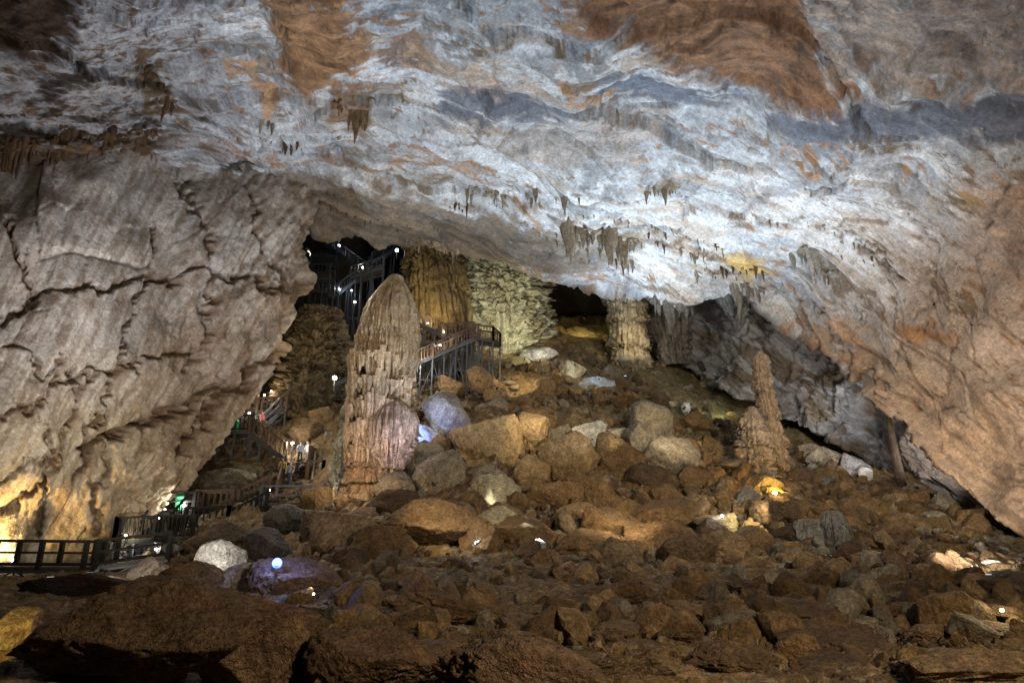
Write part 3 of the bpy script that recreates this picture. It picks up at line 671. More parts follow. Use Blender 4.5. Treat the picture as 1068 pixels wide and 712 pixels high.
LM = [(508,468,'the large central boulder'),(459,497,'the egg shaped boulder'),(468,437,'the blue washed grey boulder'),(428,482,'the dark olive boulder'),(450,554,'the wide low boulder'),
 (592,486,'the broad brown boulder'),(515,514,'the upper cream edged boulder'),(519,546,'the lower cream streaked boulder'),(648,482,'the tall dark brown boulder'),(698,480,'the greyish cracked boulder'),(620,520,'the long tilting slab'),
 (600,540,'the flat pointed slab'),(640,552,'the angular red brown boulder'),(690,563,'the low wide boulder'),(676,446,'the craggy fissured boulder'),(614,458,'the white flaky rock'),(638,455,'the pale yellow ledge rock'),(597,389,'the cream cube boulder'),
 (562,371,'the white rock under the flowstone'),(624,402,'the bluish white rock'),(716,427,'the pointed white rock'),(745,547,'the yellow brown lamp boulder'),(750,572,'the round topped boulder'),(800,508,'the amber lit rock'),
 (888,582,'the dark pyramid rock'),(865,480,'the pale jagged rock'),(893,488,'the grey white rock'),(862,560,'the grey calcite stump'),(797,470,'the knobbly twin stalagmite'),(937,480,'the thin dark stalagmite'),(985,527,'the boulder at the right wall foot'),(1040,590,'the thin white lit rock'),
 (1045,636,'the yellow slab lamp'),(327,619,'the tiny white slab lamp'),(350,556,'the large pale tan boulder'),(305,545,'the square grey block'),(231,588,'the brilliant white rock'),(250,608,'the leaning pale slab'),(152,600,'the pale pointed slab'),(310,607,'the blue lamp mound'),
 (234,564,'the dark round boulder'),(280,572,'the dark grey boulder'),(545,690,'the craggy foreground ridge'),(470,640,'the flat foreground slab'),(620,625,'the long thin slab'),(760,690,'the low plate boulder'),(656,372,'the small tan column'),(500,400,'the scaffold foot'),(388,505,'the giant stalagmite')]
RLM = [(620,240,'the central stalactite group'),(690,200,'the tan stalactite tuft'),(840,265,'the fanned stalactite bunch'),(900,258,'the curved stalactite row'),(510,200,'the short stalactites'),(785,272,'the ochre roof patch'),(245,171,'the dark roof hole'),
 (975,348,'the rust wall streak'),(556,201,'the pair of thin stalactites'),(593,207,'the few thin central stalactites'),(780,303,'the right recess stalactites'),(900,330,'the small drip bunch')]
USED = set()
def find_label(px, v, what, lms, fallback):
    for lx, lv, nm in sorted(lms, key=lambda q_: (q_[0] - px) ** 2 + (q_[1] - v) ** 2)[:4]:
        dx, dv = px - lx, v - lv; d = math.hypot(dx, dv)
        side = ('right of' if dx > 0 else 'left of') if abs(dx) > 2.2 * abs(dv) else (('below' if dv > 0 else 'above') if abs(dv) > 2.2 * abs(dx) else ('below and ' if dv > 0 else 'above and ') + ('right of' if dx > 0 else 'left of'))
        lb = '%s %s %s %s' % (what, 'close' if d < 28 else 'some way', side, nm)
        if lb not in USED and len(lb.split()) <= 16: USED.add(lb); return lb
    return fallback
def cname(c):
    r_c = c[0] / max(1e-6, c[2])
    return ('dark ' if max(c) < .17 else 'pale ' if max(c) > .34 else '') + ('brown' if r_c > 1.9 else 'grey brown' if r_c > 1.2 else 'grey')
# scattered, in named zones
def scatter(poly, n, smin, smax, label, group, cols, seed, flat=1.0):
    r = np.random.default_rng(seed); k = 0; tries = 0
    poly = np.array(poly, float); lo, hi = poly.min(0), poly.max(0)
    while k < n and tries < n * 12:
        tries += 1
        px, v = r.uniform(lo[0], hi[0]), r.uniform(lo[1], hi[1])
        if sd_poly(np.array([px]), np.array([v]), poly)[0] < 0: continue
        b = ground_hit(px, v); s = smin * (smax / smin) ** (r.random() ** 1.6)
        if any((b.x - a) ** 2 + (b.y - c) ** 2 + (b.z - d) ** 2 < ((e + s / 2) * .72) ** 2 for a, c, d, e in placed): continue
        me = rock_mesh(int(r.integers(1, 26)), 5 if s / b.y * 712 > 15 else 3)
        o = bpy.data.objects.new('boulder', me); COL.objects.link(o)
        o.location = (b.x, b.y, b.z + s * .12); o.rotation_euler = (r.uniform(-.5, .5), r.uniform(-.5, .5), r.uniform(0, 6.28))
        o.scale = (s * r.uniform(.8, 1.4), s * r.uniform(.8, 1.3), s * r.uniform(.55, 1.0) * flat)
        if flat < 1: o.rotation_euler = (r.uniform(-.22, .22), r.uniform(-.22, .22), r.uniform(0, 6.28)); o.location.z -= s * .06
        c = cols[int(r.integers(0, len(cols)))]; kk = r.uniform(.75, 1.25); o.color = (c[0] * kk, c[1] * kk, c[2] * kk, 1)
        sp_ = s / b.y * 712; what = ('large ' if sp_ > 32 else 'medium ' if sp_ > 18 else 'small ') + cname(o.color[:3]) + ' ' + ('block' if s > 1.2 else 'stone')
        tag(o, find_label(px, v, what, LM, label), 'boulder', group); placed.append((b.x, b.y, b.z, s / 2)); k += 1
cb = [BR, BR, BR2, GB, (.13, .088, .05), (.25, .18, .11)]
scatter([(500,395),(580,372),(680,392),(740,440),(700,460),(560,440),(490,420)], 44, .9, 2.6, 'one of the brown blocks strewn on the upper slope below the opening', 'brown blocks on the upper slope', cb, 1)
scatter([(400,440),(560,430),(700,450),(800,480),(830,560),(700,590),(400,590),(360,540)], 72, 1.1, 2.9, 'one of the brown blocks filling gaps of the central boulder heap', 'brown blocks in the central heap', cb, 2)
scatter([(740,430),(800,450),(900,490),(1010,540),(1060,575),(900,575),(830,560),(800,490)], 34, .8, 1.7, 'one of the dull stones on the right slope below the black slot', 'stones on the right slope', [BR, GB, GR, (.15,.1,.06)], 3)
scatter([(200,540),(300,500),(345,500),(420,600),(300,640),(150,620)], 14, .6, 1.3, 'one of the dark stones around the left walkway footings', 'stones around the left walkway', [BR, DKB, GB], 4)
scatter([(620,352),(680,372),(760,410),(720,415),(640,380)], 8, .7, 1.5, 'one of the stones strewn below the small right column', 'stones below the small right column', [BR2, GB, (.4,.36,.3)], 5)
scatter([(300,600),(700,590),(1068,600),(1068,712),(350,712)], 10, .4, .9, 'one of the loose brown stones on the foreground slabs', 'loose stones on the foreground slabs', [BR, (.2,.13,.08)], 6)

scatter([(140,590),(420,582),(800,580),(1068,585),(1068,712),(300,712),(330,640),(200,610)], 26, 1.0, 2.6, 'one of the flat cracked slabs paving the foreground', 'flat slabs in the foreground', [(.17,.112,.062),(.21,.145,.08),(.14,.09,.05)], 9, flat=.32)
# fine rubble: one object
def rubble():
    V, Fc = ICO[2]; r = np.random.default_rng(99); shapes = [rock_shape(300 + k, 2)[0] for k in range(8)]
    Vs, Fs, Cs = [], [], []; n0 = 0; N = 8000
    px = r.uniform(150, 1068, N * 3); v = r.uniform(365, 600, N * 3) + 90 * np.maximum(0, r.random(N * 3) - .75)
    zone = [(180,560),(300,470),(420,410),(540,372),(680,366),(780,410),(900,470),(1068,560),(1068,660),(180,660)]
    m = sd_poly(px, v, zone) > 0; px, v = px[m][:N], v[m][:N]
    # vectorised ray/ground hits
    Ys = np.linspace(14, 80, 260); d = rays(px, v); best = np.full(len(px), np.nan)
    for Y in Ys[::-1]:
        Q = d * (Y / d[:, 1])[:, None]; g = GH(Q[:, 0], Q[:, 1]); best = np.where(Q[:, 2] < g, Y, best)
    ok = ~np.isnan(best); Q = d[ok] * (best[ok] / d[ok][:, 1])[:, None]
    for c in Q:
        s = .10 * (6.0 ** (r.random() ** 2.2)); A = shapes[int(r.integers(0, 8))]
        e = np.array(Euler((r.uniform(0, 6.28), r.uniform(0, 6.28), r.uniform(0, 6.28))).to_matrix())
        W = (A * np.array([1.2, 1, .8]) * s) @ e.T + c + np.array([0, 0, s * .15])
        k = r.uniform(.3, .85); bc = np.array([BR, BR2, GB, (.36, .31, .25), (.14, .09, .05)][int(r.integers(0, 5))]) * k  # fine stones darkened: shade of the gaps is put into the colour
        Vs.append(W); Fs.append(Fc + n0); Cs.append(np.repeat(bc[None], len(A), 0)); n0 += len(A)
    # mid-sized angular blocks of the heap and small grit on the foreground slabs
    V3, F3 = ICO[3]; sh3 = [rock_shape(400 + k, 3)[0] for k in range(10)]
    for cnt, zn, s0, s1, sh, FF in ((1150, [(440,400),(560,380),(680,400),(800,450),(1000,540),(1068,600),(1068,668),(360,668),(290,600),(350,520)], .40, 1.25, sh3, F3), (3800, [(150,600),(1068,600),(1068,760),(300,760),(330,640)], .05, .30, shapes, Fc)):
        px = r.uniform(150, 1068, cnt * 4); v = r.uniform(380, 760, cnt * 4); m = sd_poly(px, v, zn) > 0; px, v = px[m][:cnt], v[m][:cnt]
        d = rays(px, v); best = np.full(len(px), np.nan)
        for Y in np.linspace(8, 75, 300)[::-1]:
            Q = d * (Y / d[:, 1])[:, None]; g = GH(Q[:, 0], Q[:, 1]); best = np.where(Q[:, 2] < g, Y, best)
        ok = ~np.isnan(best); Q = d[ok] * (best[ok] / d[ok][:, 1])[:, None]
        for c in Q:
            s = s0 * (s1 / s0) ** (r.random() ** 1.8); A = sh[int(r.integers(0, len(sh)))]; e = np.array(Euler((r.uniform(0, 6.28), r.uniform(0, 6.28), r.uniform(0, 6.28))).to_matrix())
            W = (A * np.array([1.3, 1, .75]) * s) @ e.T + c + np.array([0, 0, s * .12]); k = r.uniform(.5, 1.15)
            bc = np.array([BR, BR, BR2, GB, (.14, .09, .05)][int(r.integers(0, 5))]) * k
            Vs.append(W); Fs.append(FF + n0); Cs.append(np.repeat(bc[None], len(A), 0)); n0 += len(A)
    me = mk_mesh('rubble', np.vstack(Vs), np.vstack(Fs), np.vstack(Cs), smooth=False)
    o = link('rubble', me, M_GROUND); tag(o, 'loose brown rubble covering the whole boulder slope', 'rubble', kind='stuff')
rubble()

# ================================================================== dripstone
def dripstone(name, px, vbase, vtop, Y, prof, tiers, label, cat, c1, c2, depth=.85, nth=360, nz=420, flute=.06, drip=.05, bulge=.12, knob=0.0, lean=0.0, seed=1, sink=1.0, streak=None, parent=None, white_side=0, twist=0, pale_low=False):
    """prof: [(t from top 0 to base 1, centre offset px, half width px)] as seen; drips hang at each tier t"""
    base = P(px, vbase, Y); top = P(px, vtop, Y); H = top.z - base.z + sink
    th = np.linspace(0, 2 * np.pi, nth, endpoint=False); t = np.linspace(0, 1, nz)
    T, TH = np.meshgrid(t, th, indexing='ij')
    pa = np.array(prof, float); s = scale_at(px, (vbase + vtop) / 2, Y)
    off = np.interp(t, pa[:, 0], pa[:, 1]) * s; rad = np.interp(t, pa[:, 0], pa[:, 2]) * s
    k = np.ones(9) / 9; rad_s = np.convolve(np.pad(rad, 4, 'edge'), k, 'valid'); rad_s[:6] = rad[:6]
    Rm = rad_s[:, None] * np.ones_like(T); offm = off[:, None] * np.ones_like(T)
    ring = np.stack([np.cos(TH), np.sin(TH), T * 0], -1)
    zz = T * H
    Pn = np.stack([np.cos(TH) * Rm, np.sin(TH) * Rm, zz], -1)
    fl = ridged(np.stack([np.cos(TH) * 5 + T * twist, np.sin(TH) * 5, zz * .10], -1) * 1.5, 4, seed) * flute
    low = sstep(.0, .35, T)
    add = fl * (.25 + low) + fbm(Pn * np.array([.5, .5, .35]), 4, seed + 3) * .10 + fbm(Pn * np.array([1.6, 1.6, 1.2]), 4, seed + 6, .6) * .045
    if knob: 
        add = add + knob * (np.abs(noise3(Pn * 1.6, seed + 8)) * 2.2 - .4) + knob * (np.abs(noise3(Pn * 4.0, seed + 12)) - .3) * .9
    jt = ridged(np.stack([np.cos(TH) * 7, np.sin(TH) * 7, T * 0], -1), 4, seed + 20, .6)
    jl = noise3(np.stack([np.cos(TH) * 1.6, np.sin(TH) * 1.6, T * 0], -1), seed + 21)
    jb = np.maximum(jt - .4, 0)
    edges = np.zeros_like(T)
    for i, (tk, am, bu) in enumerate(tiers):
        tb = tk + jl * .035 + drip * am * (jb * np.sin(i * 2.1 + 1) ** 2 + .8 * np.maximum(0, ridged(np.stack([np.cos(TH) * 8 + i * 3, np.sin(TH) * 8, T * 0], -1), 3, seed + 30 + i) - .2))
        u = (tb - T)        # > 0 above the drip edge
        b_ = np.where(u > 0, np.exp(-(u / .055) ** 2), -1.15 * np.exp(-(np.minimum(u, 0) / .035) ** 2))
        add = add + 2.2 * bulge * bu * b_
    rr = Rm * (1 + add * 1.0) + add * .0
    rr = np.maximum(rr, .02)
    X = offm + np.cos(TH) * rr + lean * (1 - T) * H; Yy = np.sin(TH) * rr * depth; Z = H * (1 - T) - sink
    n1 = fbm(Pn * np.array([.5, .5, .3]), 4, seed + 40); n2 = fbm(np.stack([np.cos(TH) * 8, np.sin(TH) * 8, zz * .18], -1), 4, seed + 41)
    c = np.ones(T.shape + (3,)) * np.array(c1); c = mixc(c, c2, sstep(-.15, .4, n1)); c = mixc(c, np.array(c1) * .38, .75 * sstep(.05, .45, n2))
    if pale_low: c = mixc(c, (.60, .46, .33), .85 * sstep(.38, .55, T + jl * .05)); c = mixc(c, (.17, .10, .06), .8 * sstep(.12, .32, n2) * sstep(.38, .46, T)); c = mixc(c, (.30, .22, .09), .7 * sstep(.1, .3, n1) * sstep(.4, .3, T))
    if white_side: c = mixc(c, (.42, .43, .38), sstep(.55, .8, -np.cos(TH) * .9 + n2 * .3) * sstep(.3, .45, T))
    me = mk_mesh(name, np.stack([X, Yy, Z], -1), grid_faces(nz, nth, True), c)
    o = link(name, me, M_FLOW, parent)
    o.location = base
    tag(o, label, cat); return o
# the giant stalagmite
g = empty('stalagmite', P(388, 505, 41)); tag(g, 'giant tiered stalagmite with a smooth domed top beside the stairs', 'stalagmite')
o = dripstone('drip_body', 388, 505, 286, 41, [(0, 13, 1), (.008, 13, 7), (.03, 12, 10), (.06, 11, 15), (.11, 10, 22), (.18, 9, 27.5), (.31, 8.5, 29.5), (.40, 9, 29.5), (.44, 9, 22), (.52, 9, 22), (.60, 8, 21.5), (.7, 8, 21.5), (.81, 6, 20), (.91, 0, 19), (1, 0, 21)],
  [(.27, .6, .25), (.435, 1.6, 1.1), (.51, 1.2, .8), (.59, 1.4, 1.0), (.68, 1.3, .9), (.77, 1.5, 1.1), (.86, .8, .6)], None, None, (.42, .31, .19), (.34, .26, .17), nth=680, nz=860, flute=.085, drip=.04, bulge=.08, seed=3, sink=1.2, white_side=1, pale_low=True)
o.parent = g; o.location = (0, 0, 0)
o = dripstone('drip_bulge', 406, 478, 416, 39.8, [(0, 0, 3), (.05, 0, 12), (.15, 0, 19), (.35, 0, 22), (.6, 0, 21), (.8, 0, 16), (1, 2, 9)], [(.42, 1.8, .9), (.66, 2.4, 1.2), (.85, 1.8, .8)], None, None, (.46, .36, .30), (.36, .26, .20), nth=280, nz=300, flute=.20, drip=.13, bulge=.09, seed=9, sink=.6, depth=.7)
o.parent = g; o.location = P(406, 478, 39.8) - P(388, 505, 41)
o = dripstone('crystal_crust', 352, 500, 350, 41.6, [(0, 14, 1), (.05, 14, 4), (.3, 12, 6), (.55, 8, 8), (.75, 4, 9), (.9, 5, 10), (1, 8, 13)], [(.5, .6, .6), (.72, .6, .8), (.85, .6, .6)], None, None, (.50, .51, .45), (.34, .34, .28), nth=260, nz=340, flute=.05, knob=.30, bulge=.12, seed=15, sink=.6)
o.parent = g; o.location = P(352, 500, 41.6) - P(388, 505, 41)
o = dripstone('drip_base', 378, 510, 466, 40.2, [(0, 3, 4), (.1, 3, 15), (.4, 3, 19), (.7, 2, 21), (1, 0, 24)], [(.35, .6, .8), (.65, .6, .8)], None, None, (.44, .30, .18), (.34, .22, .13), nth=300, nz=180, flute=.10, knob=.14, bulge=.12, seed=19, sink=.8)
o.parent = g; o.location = P(378, 510, 40.2) - P(388, 505, 41)

def drip_curtain(parent, org, px, v, Y, hw, drop, n, seed, c1, arc=(3.3, 6.15), wide=.62, dy=.8):
    r = np.random.default_rng(seed); base = P(px, v, Y); sc = scale_at(px, v, Y); Rr = hw * sc; Vs, Fs, Cs = [], [], []; n0 = 0
    th = np.linspace(0, 2 * np.pi, 16, endpoint=False); t = np.linspace(0, 1, 26); T, TH = np.meshgrid(t, th, indexing='ij'); FF = grid_faces(26, 16, True)
    for k in range(n):
        a = arc[0] + (arc[1] - arc[0]) * (k + r.uniform(.1, .9)) / n; L = drop * sc * (.35 + .65 * r.random()) * (.8 + .5 * math.sin(a * 5 + seed)); w = wide * r.uniform(.6, 1.3)
        rad = .17 * w * (1 - T) ** .6 * (1 + .3 * noise3(np.stack([np.cos(TH), np.sin(TH), T * 4 + k], -1), seed)) + .01
        x = math.cos(a) * Rr + np.cos(TH) * rad; y = math.sin(a) * Rr * dy + np.sin(TH) * rad; z = (r.uniform(-.15, .25) + L * .35) - T * L * 1.35
        W = np.stack([x, y - .04 * T, z], -1).reshape(-1, 3) + np.array(base - org); Vs.append(W); Fs.append(FF + n0); n0 += len(W)
        Cs.append(np.repeat((np.array(c1) * r.uniform(.7, 1.2))[None], len(W), 0))
    link('drip_curtain', mk_mesh('drip_curtain', np.vstack(Vs), np.vstack(Fs), np.vstack(Cs)), M_FLOW, parent)
_o = P(388, 505, 41); _g = [o_ for o_ in COL.objects if o_.get('label', '').startswith('giant tiered')][0]
for v_, hw_, dr_, n_, sd_, c_, cx_ in ((380, 32.5, 26, 26, 1, (.50, .38, .25), 396.5), (404, 32, 26, 27, 2, (.58, .45, .32), 396), (427, 32.5, 28, 27, 3, (.60, .46, .34), 395), (450, 31.5, 30, 26, 4, (.62, .47, .35), 393), (474, 28, 22, 22, 5, (.48, .35, .24), 389)):
    drip_curtain(_g, _o, cx_, v_, 41, hw_ - .5, dr_, n_, sd_, c_, wide=1.0, dy=1.0)
    drip_curtain(_g, _o, cx_, v_ + 5, 41, hw_ - 4.5, dr_, n_, sd_ + 20, c_, wide=1.1, dy=1.0)
drip_curtain(_g, _o, 406, 452, 39.8, 22, 30, 18, 8, (.52, .40, .33), wide=.7)
dripstone('flowstone_column', 452, 352, 236, 61, [(0, 0, 40), (.1, 0, 38), (.2, -4, 26), (.35, 0, 28), (.6, 4, 30), (.8, 6, 32), (1, 8, 34)], [(.18, 1.2, .8), (.42, .8, .5), (.7, 1, .5)], 'thick brown flowstone column behind the giant stalagmite top', 'column', (.25, .18, .08), (.18, .13, .06), flute=.10, drip=.06, bulge=.08, seed=31, sink=4)
dripstone('flowstone_wall', 522, 366, 262, 66, [(0, 0, 48), (.1, 2, 46), (.35, 2, 40), (.6, 4, 41), (.8, 4, 43), (1, 2, 46)], [(.15, .5, .7), (.29, .6, 1), (.38, .6, .8), (.48, .6, 1), (.57, .7, .8), (.66, .7, 1), (.75, .7, .8), (.84, .7, 1)], 'pale green knobbly flowstone wall lit behind the scaffold', 'flowstone', (.45, .42, .30), (.30, .26, .16), nth=520, nz=420, flute=.04, drip=.04, bulge=.06, knob=.20, seed=37, sink=3, depth=.5)
dripstone('flowstone_column', 656, 374, 286, 63.5, [(0, 0, 28), (.12, 0, 21), (.4, 0, 17), (.7, 0, 17), (.9, 1, 17), (1, 2, 19)], [(.2, 1, .8), (.45, .8, .9), (.68, .8, .9), (.85, .8, .7)], 'small tan knobbly column under the bright ceiling lip', 'column', (.48, .42, .28), (.34, .27, .16), nth=260, nz=300, flute=.10, knob=.08, bulge=.10, seed=43, sink=2)
dripstone('flowstone_column', 700, 372, 306, 66, [(0, 0, 24), (.2, 0, 22), (.5, 0, 19), (.8, 2, 14), (1, 4, 12)], [(.4, 2, .8), (.7, 2, .7)], 'grey fluted curtain column right of the small tan one', 'column', (.27, .25, .22), (.18, .16, .13), nth=260, nz=260, flute=.16, drip=.14, seed=47, sink=1)
g = empty('stalagmite', P(797, 485, 44)); tag(g, 'knobbly orange twin stalagmite on the right slope', 'stalagmite')
o = dripstone('tall_stem', 806, 487, 366, 44, [(0, 0, 2), (.03, 0, 5), (.1, 0, 8), (.3, -1, 9), (.5, 2, 9), (.7, 4, 10), (.85, 4, 12), (1, 4, 14)], [(.3, .5, .5), (.5, .6, .7), (.7, .6, .8), (.85, .6, .7)], None, None, (.40, .30, .20), (.30, .23, .17), nth=260, nz=320, flute=.06, knob=.26, bulge=.14, seed=53, sink=.8)
o.parent = g; o.location = P(806, 487, 44) - P(797, 485, 44)
o = dripstone('wide_mound', 790, 486, 424, 43.2, [(0, 0, 3), (.06, 0, 7), (.25, -1, 11), (.5, -2, 15), (.75, -2, 17), (1, 0, 18)], [(.3, .5, .6), (.55, .5, .7), (.78, .6, .7)], None, None, (.40, .32, .24), (.30, .24, .19), nth=280, nz=260, flute=.06, knob=.32, bulge=.12, seed=59, sink=.8)
o.parent = g; o.location = P(790, 486, 43.2) - P(797, 485, 44)
dripstone('stalagmite', 937, 500, 428, 43.5, [(0, 0, 1.5), (.1, 0, 3), (.5, 1, 4), (.8, 2, 5), (1, 2, 7)], [(.5, .4, .3)], 'thin dark stalagmite at the foot of the right wall', 'stalagmite', (.14, .10, .07), (.10, .07, .05), nth=90, nz=160, seed=61, sink=1.5)
g = empty('calcite_stump', P(862, 578, 34)); tag(g, 'broken grey calcite stump with vertical flutes above the slabs', 'stump')
o = dripstone('fluted_block', 873, 578, 532, 34, [(0, 0, 5), (.03, 0, 9), (.3, 0, 11), (.6, 1, 11), (1, 0, 12)], [(.2, 1.5, .6)], None, None, (.29, .28, .27), (.17, .16, .15), nth=220, nz=180, flute=.22, seed=67, sink=.6)
o.parent = g; o.location = P(873, 578, 34) - P(862, 578, 34)
o = dripstone('worn_block', 849, 578, 541, 34.3, [(0, 0, 9), (.03, 0, 15), (.4, 0, 17), (1, -1, 18)], [(.5, .3, .3)], None, None, (.25, .25, .24), (.17, .16, .14), nth=200, nz=120, flute=.08, knob=.12, seed=69, sink=.6, depth=.6)
o.parent = g; o.location = P(849, 578, 34.3) - P(862, 578, 34)
dripstone('flowstone_column', 328, 402, 322, 53, [(0, 0, 18), (.2, 0, 24), (.5, -2, 28), (.8, -4, 28), (1, -4, 30)], [(.3, 1, .8), (.55, 1.2, 1), (.8, 1, .8)], 'olive flowstone bank left of the giant stalagmite', 'column', (.17, .13, .07), (.12, .09, .05), nth=260, nz=260, flute=.12, knob=.22, seed=71, sink=3)
dripstone('flowstone_column', 690+78, 345, 285, 58, [(0, 0, 24), (.3, 0, 18), (.6, 2, 10), (.85, 3, 5), (1, 3, 1)], [(.3, 3, .8), (.55, 3, .8)], 'grey hanging flowstone cone at the top of the right recess', 'dripstone', (.33, .34, .33), (.24, .24, .22), nth=200, nz=200, flute=.22, drip=.2, seed=73, sink=0)
# stalactites
def stal_mesh(seed):
    th = np.linspace(0, 2 * np.pi, 26, endpoint=False); t = np.linspace(0, 1, 44); T, TH = np.meshgrid(t, th, indexing='ij')
    r = .17 * (1 - T) ** .75 * (1 + .25 * ridged(np.stack([np.cos(TH) * 1.5, np.sin(TH) * 1.5, T * 2], -1), 3, seed)) + .012 + .03 * noise3(np.stack([np.cos(TH), np.sin(TH), T * 7], -1), seed + 5) * (1 - T)
    wob = noise3(np.stack([T * 2, T * 0 + seed, T * 0], -1), 3) * .08
    return mk_mesh('stalactite', np.stack([np.cos(TH) * r + wob, np.sin(TH) * r, -T], -1), grid_faces(44, 26, True))
M_STAL = rock_mat('stalactite_rock', 'obj', 2.0, bump=.05, rough=.65, var=(.5, 1.3))
STAL = [stal_mesh(k) for k in range(6)]
for m_ in STAL: m_.materials.append(M_STAL)
LUMP = []
for k in range(4):
    V, Fc = rock_shape(500 + k, 5, rough=2.0); me = mk_mesh('root_rock', V, Fc); me.materials.append(M_STAL); LUMP.append(me)
bpy.context.view_layer.update()
CEIL_OB = bpy.data.objects['cave_ceiling']
def on_roof(px, v, into=.12):
    d = Vector(rays(px, v).tolist()).normalized(); ok, p, n, ix = CEIL_OB.ray_cast(Vector((0, 0, 0)), d)
    return p + d * into if ok else P(px, v, float(CEIL(np.array([px]), np.array([v]))[0]))
def cluster(line, hpx, n, label, col, seed, surf=None, wide=1.0, lump=True, fwd=0.6):
    """line: [(px, v)...] along which the drips hang; hpx: longest drip in px"""
    r = np.random.default_rng(seed); line = np.array(line, float)
    mid = line.mean(0); root = on_roof(mid[0], mid[1]); e = empty('stalactite_cluster', root); tag(e, label, 'stalactites')
    L = np.r_[0, np.cumsum(np.hypot(*np.diff(line, axis=0).T))]; tot = L[-1]; ph = r.uniform(0, 6)
    for k in range(n):
        u = (k + r.uniform(0, 1)) / n * tot; px = np.interp(u, L, line[:, 0]) + r.normal() * 1.5; v = np.interp(u, L, line[:, 1]) + r.normal() * 2.5
        p = on_roof(px, v, .1); sc_ = scale_at(px, v, p.y)
        ln = hpx * sc_ * (.25 + .75 * r.random() ** 1.4) * 1.7 * (.75 + .35 * math.sin(u * .13 + ph)); wd = (ln * .5 + hpx * sc_ * .2) * r.uniform(.55, 1.15) * wide
        o = bpy.data.objects.new('stalactite', STAL[int(r.integers(0, 6))]); COL.objects.link(o); o.parent = e; o.location = p - root + Vector((0, 0, ln * .22))
        o.scale = (wd * r.uniform(.9, 1.6), wd, ln * 1.1); o.rotation_euler = (0, r.normal() * .04, r.uniform(-.6, .6)); kk = r.uniform(.65, 1.25); o.color = (col[0] * kk, col[1] * kk, col[2] * kk, 1)
    if lump:
        nl = max(1, int(tot / 14))
        for k in range(nl):
            u = (k + r.uniform(.2, .8)) / nl * tot; px = np.interp(u, L, line[:, 0]); v = np.interp(u, L, line[:, 1]) - 1; p = on_roof(px, v, .3); s = scale_at(px, v, p.y)
            o = bpy.data.objects.new('root_rock', LUMP[int(r.integers(0, 4))]); COL.objects.link(o); o.parent = e; o.location = p - root; o.rotation_euler = (r.uniform(-.4, .4), r.uniform(-.4, .4), r.uniform(0, 6))
            w_ = min(tot / nl * s * r.uniform(.7, 1.2), hpx * s * .9); o.scale = (w_, w_ * .9, w_ * .6); kk = r.uniform(.8, 1.2); o.color = (col[0] * kk, col[1] * kk, col[2] * kk, 1)
    return e
BT = (.36, .30, .22); BD = (.15, .09, .045); LG = (.40, .37, .32)
cluster([(-20,158),(40,150),(100,144),(162,140)], 40, 96, 'dark brown stalactite fringe along the left ledge', BD, 1, wide=.45)
cluster([(-10,182),(30,188),(70,186),(110,172),(160,150)], 26, 80, 'second dark row of stalactites below the left ledge', BD, 2, wide=.5)
cluster([(585,236),(620,242),(668,252)], 30, 22, 'brown stalactite group hanging centrally over the opening', BT, 3)
cluster([(668,198),(708,200)], 13, 10, 'small tan stalactite tuft on the bright ceiling', BT, 4)
cluster([(824,262),(842,264),(858,268)], 26, 12, 'fanned grey stalactite bunch on the right ceiling', LG, 5)
cluster([(862,284),(880,290)], 22, 6, 'pale stalactite bunch right of the fanned one', LG, 6)
cluster([(872,252),(900,256),(922,270)], 12, 10, 'curved stalactite row beside the dark crack', BT, 7)
cluster([(486,198),(510,202),(534,206)], 14, 12, 'short stalactites on the pale band over the brown lip', BT, 8)
cluster([(552,200),(560,202)], 16, 3, 'pair of thin stalactites left of ceiling centre', BT, 9, lump=False)
cluster([(580,206),(606,208)], 14, 5, 'few thin stalactites at the ceiling centre', BT, 10, lump=False)
cluster([(420,250),(450,252),(480,262)], 16, 12, 'brown stalactites along the lip above the thick column', BT, 11)
cluster([(600,222),(640,228),(700,240),(760,262)], 9, 22, 'long row of tiny stalactites crossing the bright ceiling', BT, 12, lump=False)
cluster([(757,300),(780,298),(800,306)], 22, 10, 'grey brown stalactites at the top of the right recess', (.3,.28,.24), 13)
cluster([(895,326),(905,334)], 20, 5, 'small drip bunch on the orange stained right wall', LG, 14)
cluster([(345,110),(375,118),(388,104)], 22, 12, 'brown stalactites under the orange roof block', (.27,.17,.09), 15)
cluster([(150,70),(168,92),(182,112)], 22, 12, 'brown stalactites on the upper left roof', BD, 16)
cluster([(676,312),(700,318),(722,322)], 26, 12, 'grey stalactite curtain over the right slot', (.28,.26,.23), 17, fwd=0)
cluster([(340,215),(380,228),(430,238)], 9, 14, 'small brown stalactites on the low roof at left', (.2,.14,.08), 18)
cluster([(540,230),(600,258),(640,262)], 10, 14, 'small brown stalactites behind the central group', BT, 19)

r_ = np.random.default_rng(77)
for k in range(34):
    if k < 20: u = r_.random(); a_ = 470 + u * 330; b_ = 196 + u * 70 + r_.normal() * 14 + (18 if u > .3 else 0)
    elif k < 28: u = r_.random(); a_ = 800 + u * 180; b_ = 235 + u * 110 + r_.normal() * 22
    else: u = r_.random(); a_ = 180 + u * 150; b_ = 150 + r_.normal() * 14
    w_ = r_.uniform(5, 18); e_ = cluster([(a_ - w_, b_ - w_ * .1), (a_ + w_, b_ + w_ * .35)], r_.uniform(6, 13), int(r_.integers(3, 8)), find_label(a_, b_, 'tiny %s drip tuft' % ('dark brown' if k % 2 else 'tan brown'), RLM, 'one of the tiny brown drip tufts dotted over the bright roof'), BD if k % 2 else BT, 100 + k, lump=k % 3 == 0)
    e_['group'] = 'tiny drip tufts on the roof'
